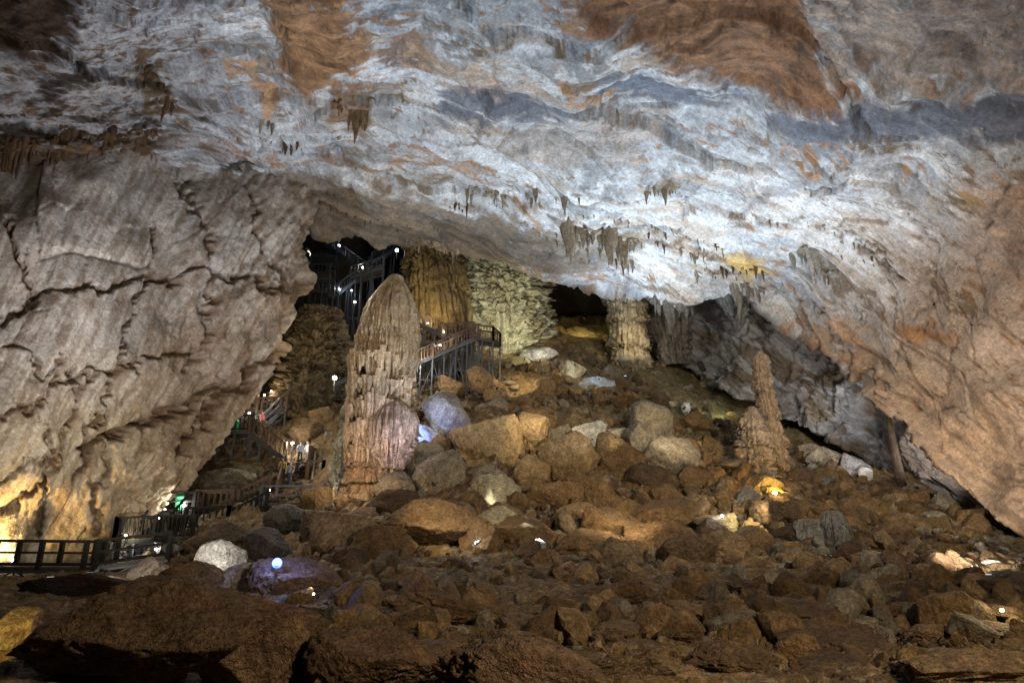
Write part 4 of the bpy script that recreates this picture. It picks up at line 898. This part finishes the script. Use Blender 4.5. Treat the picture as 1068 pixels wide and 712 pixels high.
# ================================================================== walkways
class Bars:
    def __init__(s): s.V = []; s.F = []
    def bar(s, a, b, w=.06, h=None, up=Vector((0, 0, 1))):
        h = h or w; a = Vector(a); b = Vector(b); d = (b - a)
        if d.length < 1e-5: return
        d.normalize(); x = d.cross(up)
        if x.length < 1e-3: x = d.cross(Vector((0, 1, 0)))
        x.normalize(); z = x.cross(d).normalized(); n = len(s.V)
        for p in (a, b):
            for sx_, sz_ in ((-1, -1), (1, -1), (1, 1), (-1, 1)): s.V.append(tuple(p + x * sx_ * w / 2 + z * sz_ * h / 2))
        for f in ((0, 1, 2, 3), (7, 6, 5, 4), (0, 4, 5, 1), (1, 5, 6, 2), (2, 6, 7, 3), (3, 7, 4, 0)): s.F.append([n + k for k in f])
    def build(s, name, mat, parent, org):
        V = np.array(s.V) - np.array(org); return link(name, mk_mesh(name, V, np.array(s.F), smooth=False), mat, parent)
def railing(parent, org, a, b, mat, h=1.1, sp=.28, post=2.0, w=.095, horiz=False, name='railing'):
    a = Vector(a); b = Vector(b); L = (b - a).length; r = Bars(); up = Vector((0, 0, h))
    r.bar(a + up, b + up, w * 1.2, w * 1.2); r.bar(a + up * .1, b + up * .1, w, w)
    if horiz:
        r.bar(a + up * .55, b + up * .55, w, w)
    else:
        n = max(2, int(L / sp))
        for k in range(n + 1): p = a.lerp(b, k / n); r.bar(p + up * .1, p + up, w * .62)
    o = r.build(name, mat, parent, org)
    n = max(1, round(L / post)); pst = []
    for k in range(n + 1):
        q = Bars(); p = a.lerp(b, k / n); q.bar(p - Vector((0, 0, .1)), p + up * 1.06, w * 1.9); q.build('post', mat, o, org)
def deck(parent, org, a, b, width, side, mat=M_DECK, edge=M_ALC):
    a = Vector(a); b = Vector(b); L = (b - a).length; n = max(1, int(L / .2)); q = Bars(); sd = Vector(side)
    for k in range(n):
        p = a.lerp(b, (k + .5) / n); q.bar(p - sd * width / 2, p + sd * width / 2, L / n * .86, .05)
    q.build('deck', mat, parent, org)
    for s_ in (-1, 1):
        q = Bars(); q.bar(a + sd * s_ * width / 2 - Vector((0, 0, .12)), b + sd * s_ * width / 2 - Vector((0, 0, .12)), .08, .2); q.build('edge_beam', edge, parent, org)
def stairs(name_label, a, b, width, cat='stairs', rail=M_RAILW, string=M_STEEL, sp=.28, support=True, gd=None, horiz=False, rails=(-1, 1)):
    a = Vector(a); b = Vector(b); e = empty('staircase', a); org = a; tag(e, name_label, cat)
    run = Vector((b.x - a.x, b.y - a.y, 0)); sd = Vector((-run.y, run.x, 0)).normalized(); H = b.z - a.z
    n = max(3, int(abs(H) / .2))
    for k in range(n):
        p = a.lerp(b, (k + .6) / n); q = Bars(); q.bar(p - sd * width / 2, p + sd * width / 2, .30, .045); q.build('step', M_DECK, e, org)
    for s_ in (-1, 1):
        q = Bars(); o_ = sd * s_ * (width / 2 + .03); q.bar(a + o_ - Vector((0, 0, .1)), b + o_ - Vector((0, 0, .1)), .07, .24); q.build('stringer', string, e, org)
        if s_ in rails: railing(e, org, a + o_, b + o_, rail, sp=sp, horiz=horiz)
    if support: scaffold(e, org, a, b, width, gd)
    return e
def scaffold(e, org, a, b, width, gd=None, sp=1.05, mat=M_STEEL, maxh=9.0, drop=0.0):
    a = Vector(a); b = Vector(b); run = Vector((b.x - a.x, b.y - a.y, 0)); L = run.length; sd = Vector((-run.y, run.x, 0)).normalized()
    n = max(1, round(L / sp))
    for s_ in (-1, 1):
        q = Bars(); prev = None; o_ = sd * s_ * width / 2 - Vector((0, 0, .2)); q.bar(a + o_, b + o_, .07)
        for k in range(n + 1):
            p = a.lerp(b, k / n) + sd * s_ * width / 2 - Vector((0, 0, .2)); z0 = gd if gd is not None else gz(p.x, p.y) - .4
            z0 = max(min(z0, p.z - .4), p.z - maxh); q.bar(p, (p.x, p.y, z0), .11)
            if prev:
                p0, z00 = prev; zm = max(z0, z00) + .3
                if min(p.z, p0.z) - zm > .8:
                    q.bar((p0.x, p0.y, min(p0.z, p.z) - .1), (p.x, p.y, zm), .05) if k % 2 else q.bar((p0.x, p0.y, zm), (p.x, p.y, min(p0.z, p.z) - .1), .05)
                    q.bar((p0.x, p0.y, zm), (p.x, p.y, zm), .05); hm = (zm + min(p.z, p0.z)) / 2; q.bar((p0.x, p0.y, hm), (p.x, p.y, hm), .05)
            prev = (p, z0)
        q.build('support_frame', mat, e, org)
def platform(label, a, b, width, rails=('front', 'back'), rail=M_RAILW, sp=.28, support=True, horiz=False, name='platform', cat='platform', truss=False, gd=None):
    a = Vector(a); b = Vector(b); e = empty(name, a); tag(e, label, cat); run = (b - a); sd = Vector((-run.y, run.x, 0)).normalized()
    if sd.y > 0: sd = -sd                      # towards the camera
    deck(e, a, a, b, width, sd)
    f = sd * width / 2
    if 'front' in rails: railing(e, a, a + f, b + f, rail, sp=sp, horiz=horiz)
    if 'back' in rails: railing(e, a, a - f, b - f, rail, sp=sp, horiz=horiz)
    if 'left' in rails: railing(e, a, a - f, a + f, rail, sp=sp, horiz=horiz)
    if 'right' in rails: railing(e, a, b - f, b + f, rail, sp=sp, horiz=horiz)
    if support: scaffold(e, a, a, b, width, gd)
    if truss:
        L = run.length; n = max(2, round(L / 1.2))
        for s_ in (-1, 1):
            q = Bars(); o_ = f * s_; dn = Vector((0, 0, -.85)); tp = Vector((0, 0, -.2))
            q.bar(a + o_ + tp, b + o_ + tp, .09); q.bar(a + o_ + dn, b + o_ + dn, .09)
            for k in range(n):
                p = a.lerp(b, k / n) + o_; p2_ = a.lerp(b, (k + 1) / n) + o_; q.bar(p + tp, p + dn, .06)
                q.bar(p + (tp if k % 2 else dn), p2_ + (dn if k % 2 else tp), .06)
            q.build('truss', M_STEEL, e, a)
    return e
platform('long dark railed boardwalk on a steel truss along the left wall', P(-90,590,31.5), P(96,591,32.5), 1.8, support=False, rail=M_DARK, sp=1.05, horiz=True, name='boardwalk', cat='boardwalk', truss=True)
platform('short boardwalk end rising over the triangular truss', P(98,590,32.6), P(172,580,34.2), 1.7, rail=M_DARK, support=False, sp=.9, horiz=True, name='boardwalk', cat='boardwalk', truss=True)
stairs('low broad steps with lit treads below the dark landing', P(146,583,35.0), P(146,566,37.0), 2.0, sp=.4, rail=M_DARK, support=False)
platform('dark landing with closely spaced balusters above the lit steps', P(126,563,37.2), P(205,560,37.8), 1.8, rail=M_DARK, sp=.2, support=True, rails=('front','back','left'))
stairs('dark short flight between the two left landings', P(160,560,38.0), P(180,537,39.6), 1.4, rail=M_DARK)
platform('small landing holding the green bin and a bright lamp', P(172,535,40.0), P(206,535,40.2), 1.6, rail=M_DARK, sp=.5, horiz=True)
platform('railed walkway with sunlit looking wooden balusters', P(207,533,40.4), P(244,532,40.8), 1.5, rail=M_RAILW, sp=.3)
stairs('flight of brown balusters climbing right to the steel landing', P(245,532,40.8), P(276,517,41.6), 1.4, rail=M_RAILW, sp=.28)
platform('steel railed landing over the square grey block', P(275,528,40.6), P(325,528,40.8), 1.4, rail=M_STEEL, rails=('front',), horiz=True, sp=.8, support=False)
stairs('wide frontal staircase climbing away to the people', P(306,520,42.2), P(312,487,46.2), 1.9, rail=M_RAILW, sp=.35)
platform('small landing at the top of the frontal staircase', P(298,484,46.8), P(326,484,46.8), 1.6, rail=M_RAILW, rails=('back','right'), sp=.3)
stairs('steel edged flight climbing left to the truss platform', P(302,480,47.3), P(266,453,47.9), 1.4, rail=M_RAILW, sp=.4)
platform('high platform carried by a steel truss against the leaning wall', P(232,451,48), P(266,451,48.2), 1.8, rail=M_DARK, sp=.25, rails=('front','back','left'), gd=float(P(250,482,47).z))
stairs('long flight with bright handrails climbing right from the truss platform', P(266,450,49.8), P(306,413,51.8), 1.4, rail=M_STEEL, sp=.9, horiz=True)
platform('landing with lit window like balusters left of the stalagmite', P(307,413,52), P(322,413,52.1), 1.4, rail=M_RAILW, sp=.25)
stairs('flight disappearing behind the giant stalagmite', P(323,413,52.1), P(392,385,53), 1.4, rail=M_RAILW, sp=.4)
stairs('flight on tall scaffold climbing right from the giant stalagmite', P(424,385,54), P(496,354,56), 1.6, rail=M_RAILW, sp=.28)
platform('scaffold landing in front of the pale green wall', P(496,354,56), P(518,357,55.4), 1.8, rail=M_RAILW, sp=.28, rails=('front','back','right'))
stairs('upper flight descending right to the scaffold landing', P(468,353,57.5), P(424,333,58.8), 1.5, rail=M_RAILW, sp=.28)
platform('middle landing where the two scaffold flights meet', P(462,353,57.6), P(494,351,57.6), 1.5, rail=M_RAILW, sp=.28)
stairs('steep dark flight beside the leaning wall over the truss platform', P(232,449,49.2), P(262,425,51), 1.2, rail=M_RAILW, sp=.3)
platform('lower dark gallery beneath the wooden baluster walkway', P(196,552,38.6), P(240,550,38.9), 1.4, rail=M_DARK, sp=.3, rails=('front','back','right'))
stairs('dark flight below the steel railed landing', P(243,549,39.2), P(272,533,40.2), 1.3, rail=M_DARK, sp=.3)
platform('narrow ledge platform under the upper left handrails', P(270,432,50.6), P(300,430,50.8), 1.3, rail=M_RAILW, sp=.3)
platform('bulky side landing right of the frontal staircase', P(322,500,44.2), P(338,500,44.3), 1.3, rail=M_RAILW, sp=.3, rails=('front','right'))
platform('back gallery behind the scaffold flights', P(430,360,58), P(462,358,58), 1.3, rail=M_RAILW, sp=.3)
# dark upper alcove
stairs('steep dark flight hanging in the black upper alcove', P(378,282,66), P(345,258,68), 1.4, rail=M_ALC, sp=.35, support=False)
platform('dim platform in the middle of the black alcove', P(366,292,64), P(400,282,64.5), 1.8, rail=M_ALC, sp=.35)
platform('dim railed platform at the left of the black alcove', P(322,290,63), P(346,290,63), 1.8, rail=M_ALC, sp=.35)
stairs('dim flight crossing the lower part of the black alcove', P(350,308,63), P(368,294,64), 1.4, rail=M_ALC, sp=.4)
platform('dim gallery across the middle of the black alcove', P(326,276,66), P(352,280,66), 1.4, rail=M_ALC, sp=.35)
stairs('dim flight climbing right at the top of the black alcove', P(386,276,66), P(410,262,67), 1.3, rail=M_ALC, sp=.35)
platform('dim lower gallery in the black alcove', P(326,305,62), P(350,307,62), 1.4, rail=M_ALC, sp=.35)
# ================================================================== lamps
def add_light(parent, off, kind, watts, col, radius=.12, spot=None, aim=None, blend=.6):
    l = bpy.data.lights.new('lamp_light', kind); l.energy = watts; l.color = col; l.shadow_soft_size = radius
    if kind == 'SPOT': l.spot_size = R(spot); l.spot_blend = 1.0 if watts > 1000 else blend
    o = bpy.data.objects.new('lamp_light', l); COL.objects.link(o); o.parent = parent; o.location = off
    if aim is not None: o.rotation_euler = Vector(aim).to_track_quat('-Z', 'Y').to_euler()
    return o
SPH_V, SPH_F = ICO[3]
def globe(r, mat, name='globe'):
    me = mk_mesh(name, SPH_V * r, SPH_F); me.materials.append(mat); return me
def post_lamp(px, v, Y, watts, col, mat, label, rpx=1.6, h=1.0, group=None):
    rpx *= .82
    p = P(px, v, Y); s = scale_at(px, v, Y); e = empty('path_lamp', p - Vector((0, 0, h))); tag(e, label, 'lamp', group)
    q = Bars(); q.bar((0, 0, 0), (0, 0, h - rpx * s * .8), .05); q.build('post', M_BLACK, e, (0, 0, 0))
    q = Bars(); q.bar((0, 0, h - rpx * s * .95), (0, 0, h - rpx * s * .75), .14, .14); q.build('collar', M_BLACK, e, (0, 0, 0))
    o = link('globe', globe(rpx * s, mat), None, e, (0, 0, h)); o.visible_shadow = True
    if watts: add_light(e, (0, -rpx * s - .15, h + .05), 'POINT', watts, col, .1)
post_lamp(349,394,47,420,(1,.9,.7),M_GLOWW,'bright round lamp at left edge of the giant stalagmite',2.6)
post_lamp(436,378,53,520,(1,.9,.72),M_GLOWW,'brightest lamp at the foot of the scaffold flight',3.0)
post_lamp(464,346,57,160,(1,.88,.65),M_GLOWW,'lamp where the two scaffold flights meet',1.7)
post_lamp(446,337,58,40,(1,.88,.65),M_GLOWW,'faint lamp halfway up the upper scaffold flight',.9)
post_lamp(459,360,55.4,60,(1,.9,.7),M_GLOWW,'small lamp on the lower scaffold flight',1.1)
post_lamp(476,353,55.6,40,(1,.9,.7),M_GLOWW,'small lamp near the scaffold landing',1.0)
post_lamp(331,408,51.5,420,(1,.78,.42),M_GLOWY,'warm yellow lamp glowing left of the giant stalagmite',2.4)
post_lamp(276,412,50.6,60,(1,.85,.6),M_GLOWW,'candle like lamp on the long left flight, lower one',1.1)
post_lamp(283,408,51.2,60,(1,.75,.5),M_GLOWY,'candle like lamp on the long left flight, upper one',1.1)
post_lamp(260,431,48.6,60,(1,.85,.6),M_GLOWW,'lamp on the truss platform nearest the stairs',1.2)
post_lamp(254,429,49,40,(1,.85,.6),M_GLOWW,'fainter lamp on the truss platform by the leaning wall',.9)
post_lamp(305,462,46.9,160,(1,.95,.85),M_GLOWW,'bright lamp beside the people on the stairs',1.6)
post_lamp(281,511,41.2,60,(1,.9,.7),M_GLOWW,'lamp at the foot of the frontal staircase',1.2)
post_lamp(340,515,41,40,(1,.9,.7),M_GLOWW,'tiny lamp right of the frontal staircase',.9)
post_lamp(350,472,43,40,(.9,.92,1),M_GLOWC,'tiny lamp by the blue lit crust of the stalagmite',.9)
post_lamp(192,527,39.4,160,(1,.98,.85),M_GLOWW,'bright lamp beside the green bin',1.8)
post_lamp(172,531,39.4,40,(1,.9,.7),M_GLOWW,'small lamp left of the green bin',1.1)
post_lamp(165,540,36.8,120,(1,.9,.7),M_GLOWW,'lamp on the dark landing rail',1.6)
post_lamp(131,558,36.2,60,(1,.85,.6),M_GLOWW,'lamp over the lit low steps',1.3)
post_lamp(225,543,39.5,20,(1,.85,.6),M_GLOWW,'tiny ground lamp under the wooden baluster walkway',.9)
post_lamp(354,256,67,30,(.8,.88,1),M_GLOWC,'highest lamp on the dark alcove flight',1.3)
post_lamp(414,261,62,60,(.75,.85,1),M_GLOWC,'pale blue lamp right of the black alcove',2.0)
post_lamp(378,279,64,30,(1,.95,.8),M_GLOWW,'lamp in the middle of the black alcove',1.3)
post_lamp(354,302,62.5,25,(.9,.93,1),M_GLOWC,'lower left lamp in the black alcove',1.2)
post_lamp(367,303,62.5,25,(.9,.93,1),M_GLOWC,'lower middle lamp in the black alcove',.9)
post_lamp(370,315,60,30,(1,.95,.85),M_GLOWW,'lowest lamp in the black alcove above the olive bank',1.3)
def flood(fix, aim, watts, cone, col, label, size=.24, glow_mat=None, radius=.3, vis=True):
    if len(fix) == 4:
        p = P(fix[0], fix[1], fix[2]); p = Vector((p.x, p.y, max(gz(p.x, p.y) + fix[3], p.z))); a = P(*aim)
    else: p = fix[2]; a = aim
    d = (a - p).normalized()
    e = empty('floodlight', p); tag(e, label, 'floodlight')
    q = Bars(); q.bar(-d * .30, Vector((0, 0, 0)), size, size * .7); q.build('housing', M_BLACK, e, (0, 0, 0))
    q = Bars(); q.bar(d * .003, d * .02, size * .86, size * .56); q.build('lens', glow_mat or M_LENS, e, (0, 0, 0))
    q = Bars(); q.bar((size * .6, 0, 0), (size * .6, 0, -size * 1.6), size * .12); q.bar((-size * .6, 0, 0), (-size * .6, 0, -size * 1.6), size * .12); q.bar((-size * .6, 0, 0), (size * .6, 0, 0), .04); q.build('bracket', M_BLACK, e, (0, 0, 0))
    add_light(e, d * .1, 'SPOT', watts, col, radius, cone, d)
for fx, am, wt, cn, cl, lb in FLOODS: flood(fx, am, wt, cn, cl, lb)
LAST = [None]
M_HALO = glow('blue_halo_glow', (.10, .22, 1.0), 1.6)
def ground_lamp(px, v, Y, watts, col, mat, label, rpx=1.6):
    p = P(px, v, Y); s = scale_at(px, v, Y); e = empty('ground_lamp', p); tag(e, label, 'lamp')
    link('globe', globe(rpx * s, mat), None, e, (0, 0, 0))
    q = Bars(); q.bar((0, 0, -rpx * s * .7), (0, 0, -rpx * s * 1.5), rpx * s * 1.8); q.build('housing', M_BLACK, e, (0, 0, 0)); LAST[0] = e
    if watts: add_light(e, (0, -rpx * s - .12, .25), 'POINT', watts, col, .08)
bpy.context.view_layer.update(); DG = bpy.context.evaluated_depsgraph_get()
def seen(px, v):
    """the surface point seen at that place in the photograph"""
    ok, p, n, *_ = scene.ray_cast(DG, Vector((0, 0, 0)), Vector(rays(px, v).tolist()).normalized()); return p if ok else P(px, v, 60)
def g_lamp(px, v, watts, col, mat, label, rpx=1.6, back=.25):
    p = seen(px, v); ground_lamp(px, v, p.y - back, watts, col, mat, label, rpx)
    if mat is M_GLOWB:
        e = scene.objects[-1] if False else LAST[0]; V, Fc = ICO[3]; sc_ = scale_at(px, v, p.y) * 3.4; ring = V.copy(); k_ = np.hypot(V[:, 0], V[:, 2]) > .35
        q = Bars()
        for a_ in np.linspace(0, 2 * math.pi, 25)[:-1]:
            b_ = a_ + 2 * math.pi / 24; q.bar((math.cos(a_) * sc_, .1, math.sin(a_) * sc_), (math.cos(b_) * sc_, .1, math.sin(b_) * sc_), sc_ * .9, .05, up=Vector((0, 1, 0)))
        q.build('blue_halo', M_HALO, e, (0, 0, 0))  # glowing ring that imitates the blue halo of light around the lamp
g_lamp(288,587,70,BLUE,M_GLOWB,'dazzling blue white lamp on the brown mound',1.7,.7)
g_lamp(808,514,90,(1,.62,.18),M_GLOWY,'amber lamp at the foot of the glowing amber rock',2.2,.4)
g_lamp(497,566,12,(.9,.95,1),M_GLOWC,'small white lamp below the wide brown boulder',1.5)
g_lamp(753,538,25,(.9,.95,1),M_GLOWC,'tiny white lamp on the yellow brown boulder',1.3)
g_lamp(1045,636,30,(1,.85,.5),M_GLOWY,'yellow lamp on the right foreground slabs',1.9,.2)
g_lamp(13,584,12,(.6,.75,1),M_GLOWC,'blue white lamp under the left boardwalk rail',1.4)
g_lamp(163,573,60,(.7,.85,1),M_GLOWC,'blue white lamp at the end of the lit steps',1.6)
g_lamp(327,619,6,(1,.95,.9),M_GLOWW,'tiny white lamp right of the blue starred mound',1.0,.2)
def accent(tx, tv, watts, cone, col, label, off=(0, -1.8, -.3)):
    T = seen(tx, tv); o_ = Vector(off); ok, p, n, *_ = scene.ray_cast(DG, T + o_.normalized() * .12, o_.normalized(), distance=o_.length)
    if ok: o_ = o_.normalized() * max(.5, (p - T).length * .85)
    q_ = T + o_; flood((0, 0, q_), T, watts, cone, col, label, size=.11, radius=.06)
accent(231,588,150,100,(1,.95,.85),'small spotlight aimed at the brilliant white rock')
accent(512,521,70,70,(1,.95,.75),'small spotlight under the cream edged boulder',(-.6,-1.2,-.7))
accent(516,552,14,70,(1,.95,.75),'small spotlight under the cream streaked boulder',(-.6,-1.1,-.5))
accent(803,508,520,90,(1,.62,.16),'amber spotlight under the glowing amber rock',(.2,-1.5,-.3))
accent(614,459,70,90,(1,.98,.88),'small spotlight under the dazzling white flaky rock',(0,-1.6,-.2))
accent(638,456,60,80,(1,.95,.7),'small spotlight at the pale yellow ledge rock',(0,-1.3,-.2))
accent(597,390,110,90,(1,1,.85),'small spotlight under the cream cube boulder',(0,-2.2,.2))
accent(622,403,50,90,(.85,.95,1),'small spotlight at the bluish white rock',(0,-1.6,.2))
accent(562,371,160,100,(1,1,.8),'small spotlight under the pale green flowstone wall',(0,-2,.2))
accent(522,330,2400,120,(1,.98,.70),'greenish floodlight washing the pale flowstone wall',(.5,-6,-2.5))
accent(606,345,420,110,(1,.85,.35),'yellow spotlight on the small mound in the opening',(0,-3,.3))
accent(660,350,420,110,(1,.85,.62),'spotlight at the foot of the small tan column',(0,-3,-1.0))
accent(418,450,380,110,(.82,.78,1),'violet spotlight on the lower giant stalagmite',(1.0,-2.4,-1.2))
accent(440,457,420,120,(.25,.38,1),'blue spotlight beside the giant stalagmite foot',(-.3,-1.5,.1))
accent(465,432,200,110,(.6,.7,1),'pale blue spotlight on the grey boulder right of the stalagmite',(-1.5,-1.5,.1))
accent(380,495,420,120,(1,.76,.5),'warm spotlight at the giant stalagmite foot',(0,-3.2,.2))
flood((0, 0, P(322, 262, 44.0)), P(395, 420, 40), 8000, 80, (1,.86,.68), 'added warm spotlight at the left wall edge above the giant stalagmite', size=.2, radius=.1)  # added lamp: light from above to bring out the stalagmite tiers
accent(400,330,350,80,(1,.82,.58),'warm spotlight aimed at the giant stalagmite dome',(2,-7,-3))
accent(452,310,700,100,(1,.78,.38),'warm spotlight on the thick brown column',(0,-4,-2))
accent(322,350,160,110,(1,.85,.45),'warm spotlight on the olive bank in the left alcove',(0,-3.5,-1.5))
accent(800,430,200,90,(1,.8,.58),'warm spotlight on the knobbly twin stalagmite',(-1,-4.0,-1.2))
accent(850,410,350,110,(.9,.93,1),'cool spotlight lighting the right recess wall',(-1,-7,-2.5))
accent(940,470,400,110,(1,.93,.88),'pale spotlight lighting the lower right recess wall',(-1,-5,-1.5))
accent(880,484,110,110,(.95,.95,1),'cool spotlight on the pale jagged row of rocks',(0,-2.5,.4))
accent(716,427,18,80,(1,1,.95),'tiny spotlight under the pointed white rock',(0,-1.3,.1))
accent(750,430,160,120,(.9,1,.55),'greenish spotlight low on the right slope',(0,-2,.5))
accent(14,660,70,80,(1,.72,.25),'yellow spotlight under the far left foreground rock',(-.3,-1.2,.3))
accent(1042,590,40,80,(1,.95,.85),'small spotlight under the thin white rock',(0,-1,.2))
accent(150,600,90,100,(1,.85,.7),'warm spotlight on the pale pointed slab',(-.3,-1.8,.2))
accent(470,535,442,120,(1,.80,.5),'added warm slope spotlight left of the cream edged boulders',(-.5,-2.6,1.0))  # added lamps from here on: warm pools to break up flat slope light
accent(560,445,714,120,(1,.80,.5),'added warm slope spotlight behind the large central boulder',(.8,-2.8,1.2))
accent(690,455,714,120,(1,.84,.55),'added warm slope spotlight near the craggy fissured boulder',(.8,-2.8,1.2))
accent(640,540,510,120,(1,.80,.5),'added warm slope spotlight low in the heap',(.5,-2.6,1.0))
accent(770,545,442,120,(1,.84,.5),'added warm slope spotlight near the yellow brown boulder',(.5,-2.4,1.0))
accent(540,400,714,120,(1,.82,.5),'added warm slope spotlight below the scaffold foot',(.5,-3,1.2))
accent(960,540,50,120,(1,.86,.6),'added warm slope spotlight below the right wall foot',(-.5,-2.4,1.0))
# added fill lamps out of view, brightening the slope and foreground
def fill_flood(loc, aim, watts, col, label, cone=100):
    e = empty('floodlight', Vector(loc)); tag(e, label, 'floodlight'); d = (aim - Vector(loc)).normalized()
    q = Bars(); q.bar(-d * .35, (0, 0, 0), .5, .36); q.build('housing', M_BLACK, e, (0, 0, 0))
    q = Bars(); q.bar(d * .003, d * .02, .42, .28); q.build('lens', M_GLOWY, e, (0, 0, 0))
    q = Bars(); q.bar((0, 0, -.1), (0, 0, gz(loc[0], loc[1]) - loc[2] - .2), .08); q.build('pole', M_STEEL, e, (0, 0, 0))
    add_light(e, d * .15, 'SPOT', watts, col, .8, cone, d)
fill_flood((17, 8, 15), P(690, 450, 48), 24000, (1, .86, .66), 'added fill floodlight on a tall pole high to the right of the viewer', 82)
fill_flood((-13, 6, 13), P(430, 480, 42), 2500, (1, .86, .66), 'added fill floodlight on a tall pole high to the left of the viewer', 78)
fill_flood((10, 0, 8), P(430, 680, 15), 10000, (1, .78, .5), 'added fill floodlight on a short pole behind the viewer', 120)
# ================================================================== bins and people
def litter_bin(px, v, Y, label, h=.95):
    p = P(px, v, Y); e = empty('litter_bin', p); tag(e, label, 'bin')
    th = np.linspace(0, 2 * np.pi, 24, endpoint=False)
    def lathe(prof, name, mat):
        V = np.array([[r * math.cos(a), r * math.sin(a), z] for z, r in prof for a in th]); link(name, mk_mesh(name, V, grid_faces(len(prof), 24, True)), mat, e)
    G = flat_mat('green_plastic', (.02, .26, .09), .45)
    lathe([(0, .01), (0, .22), (.03, .24), (h * .8, .29), (h * .8, .31), (h * .83, .31)], 'bin_body', G)
    lathe([(h * .835, .32), (h * .87, .32), (h * .95, .22), (h, .06), (h, .005)], 'bin_lid', G)
litter_bin(187,534,39.6,'green litter bin beside a bright lamp on the small landing',1.0)
litter_bin(245,450,48.0,'narrow green litter bin on the truss platform',.85)
SKIN = flat_mat('skin', (.45, .28, .19), .5, var=.05); HAIR = flat_mat('hair', (.02, .015, .012), .5)
def person(px, v, Y, shirt, trousers, label, rz=0.0, step=0.12, arm=.3, h=1.65):
    p = P(px, v, Y); k = h / 1.7
    J = {'pel': (0, 0, .95, .125), 'bel': (0, 0, 1.08, .12), 'che': (0, .01, 1.28, .145), 'nb': (0, .0, 1.42, .07), 'nk': (0, -.01, 1.48, .055), 'hd': (0, -.02, 1.56, .082), 'tp': (0, -.01, 1.65, .08)}
    E = [('pel', 'bel'), ('bel', 'che'), ('che', 'nb'), ('nb', 'nk'), ('nk', 'hd'), ('hd', 'tp')]
    for s_, n_ in ((-1, 'l'), (1, 'r')):
        J.update({n_ + 'hip': (s_ * .09, 0, .88, .095), n_ + 'kn': (s_ * .10, -step * s_ * .6 - .02, .48, .062), n_ + 'an': (s_ * .10, -step * s_, .08, .042), n_ + 'to': (s_ * .11, -step * s_ - .15, .04, .035),
                  n_ + 'sh': (s_ * .18, 0, 1.38, .06), n_ + 'el': (s_ * .25, -.02 + arm * .1, 1.10, .043), n_ + 'wr': (s_ * .25, -arm * .7 * (1 if s_ > 0 else .3), .92, .03), n_ + 'ha': (s_ * .25, -arm * .85 * (1 if s_ > 0 else .3), .84, .033)})
        E += [('pel', n_ + 'hip'), (n_ + 'hip', n_ + 'kn'), (n_ + 'kn', n_ + 'an'), (n_ + 'an', n_ + 'to'), ('che', n_ + 'sh'), (n_ + 'sh', n_ + 'el'), (n_ + 'el', n_ + 'wr'), (n_ + 'wr', n_ + 'ha')]
    names = list(J); me = bpy.data.meshes.new('person'); me.from_pydata([Vector(J[n][:3]) * k for n in names], [(names.index(a), names.index(b)) for a, b in E], [])
    tmp = bpy.data.objects.new('tmp', me); COL.objects.link(tmp)
    sk = tmp.modifiers.new('s', 'SKIN'); sk.use_smooth_shade = True; sb_ = tmp.modifiers.new('u', 'SUBSURF'); sb_.levels = 2
    for i, n in enumerate(names):
        d = me.skin_vertices[0].data[i]; r = J[n][3] * k; d.radius = (r * (1.15 if n in ('che', 'bel', 'pel') else 1), r * (.8 if n in ('che', 'bel', 'pel') else 1)); d.use_root = (n == 'pel')
    dg = bpy.context.evaluated_depsgraph_get(); m2 = bpy.data.meshes.new_from_object(tmp.evaluated_get(dg)); bpy.data.objects.remove(tmp); m2.name = 'person'
    m2.materials.clear()
    for m_ in (SKIN, flat_mat('shirt', shirt, .8), flat_mat('trousers', trousers, .8)): m2.materials.append(m_)
    for f in m2.polygons:
        z = f.center.z / k; x = abs(f.center.x) / k
        f.material_index = 0 if (z > 1.43 or (x > .2 and z < 1.12)) else (1 if z > .93 else 2)
    o = link('person', m2, None); o.location = p; o.rotation_euler = (0, 0, rz); tag(o, label, 'person')
    V, Fc = ICO[3]; Vh = V * np.array([.092, .10, .105]) * k; keep = ~((V[:, 1] < -.35) & (V[:, 2] < .35)); Fk = np.array([f for f in Fc if keep[f].all()])
    link('hair', mk_mesh('hair', Vh, Fk), HAIR, o, (0, .0, 1.635 * k))
person(312,485,46.6,(.45,.55,.75),(.05,.06,.1),'person in a light blue shirt at the top of the frontal stairs',.4)
person(320,485,46.9,(.75,.72,.68),(.3,.28,.25),'person in pale clothes right of the one in light blue',-.3)
person(293,503,44.4,(.65,.5,.08),(.03,.03,.04),'person in a yellow top on the left side of the frontal stairs',.2,h=1.6)
person(301,508,43.4,(.2,.2,.24),(.06,.07,.12),'person in dark clothes descending the frontal stairs',0,.25)
person(272,452,48.8,(.55,.15,.2),(.04,.03,.03),'person in a pinkish red top on the truss platform stairs',1.2)
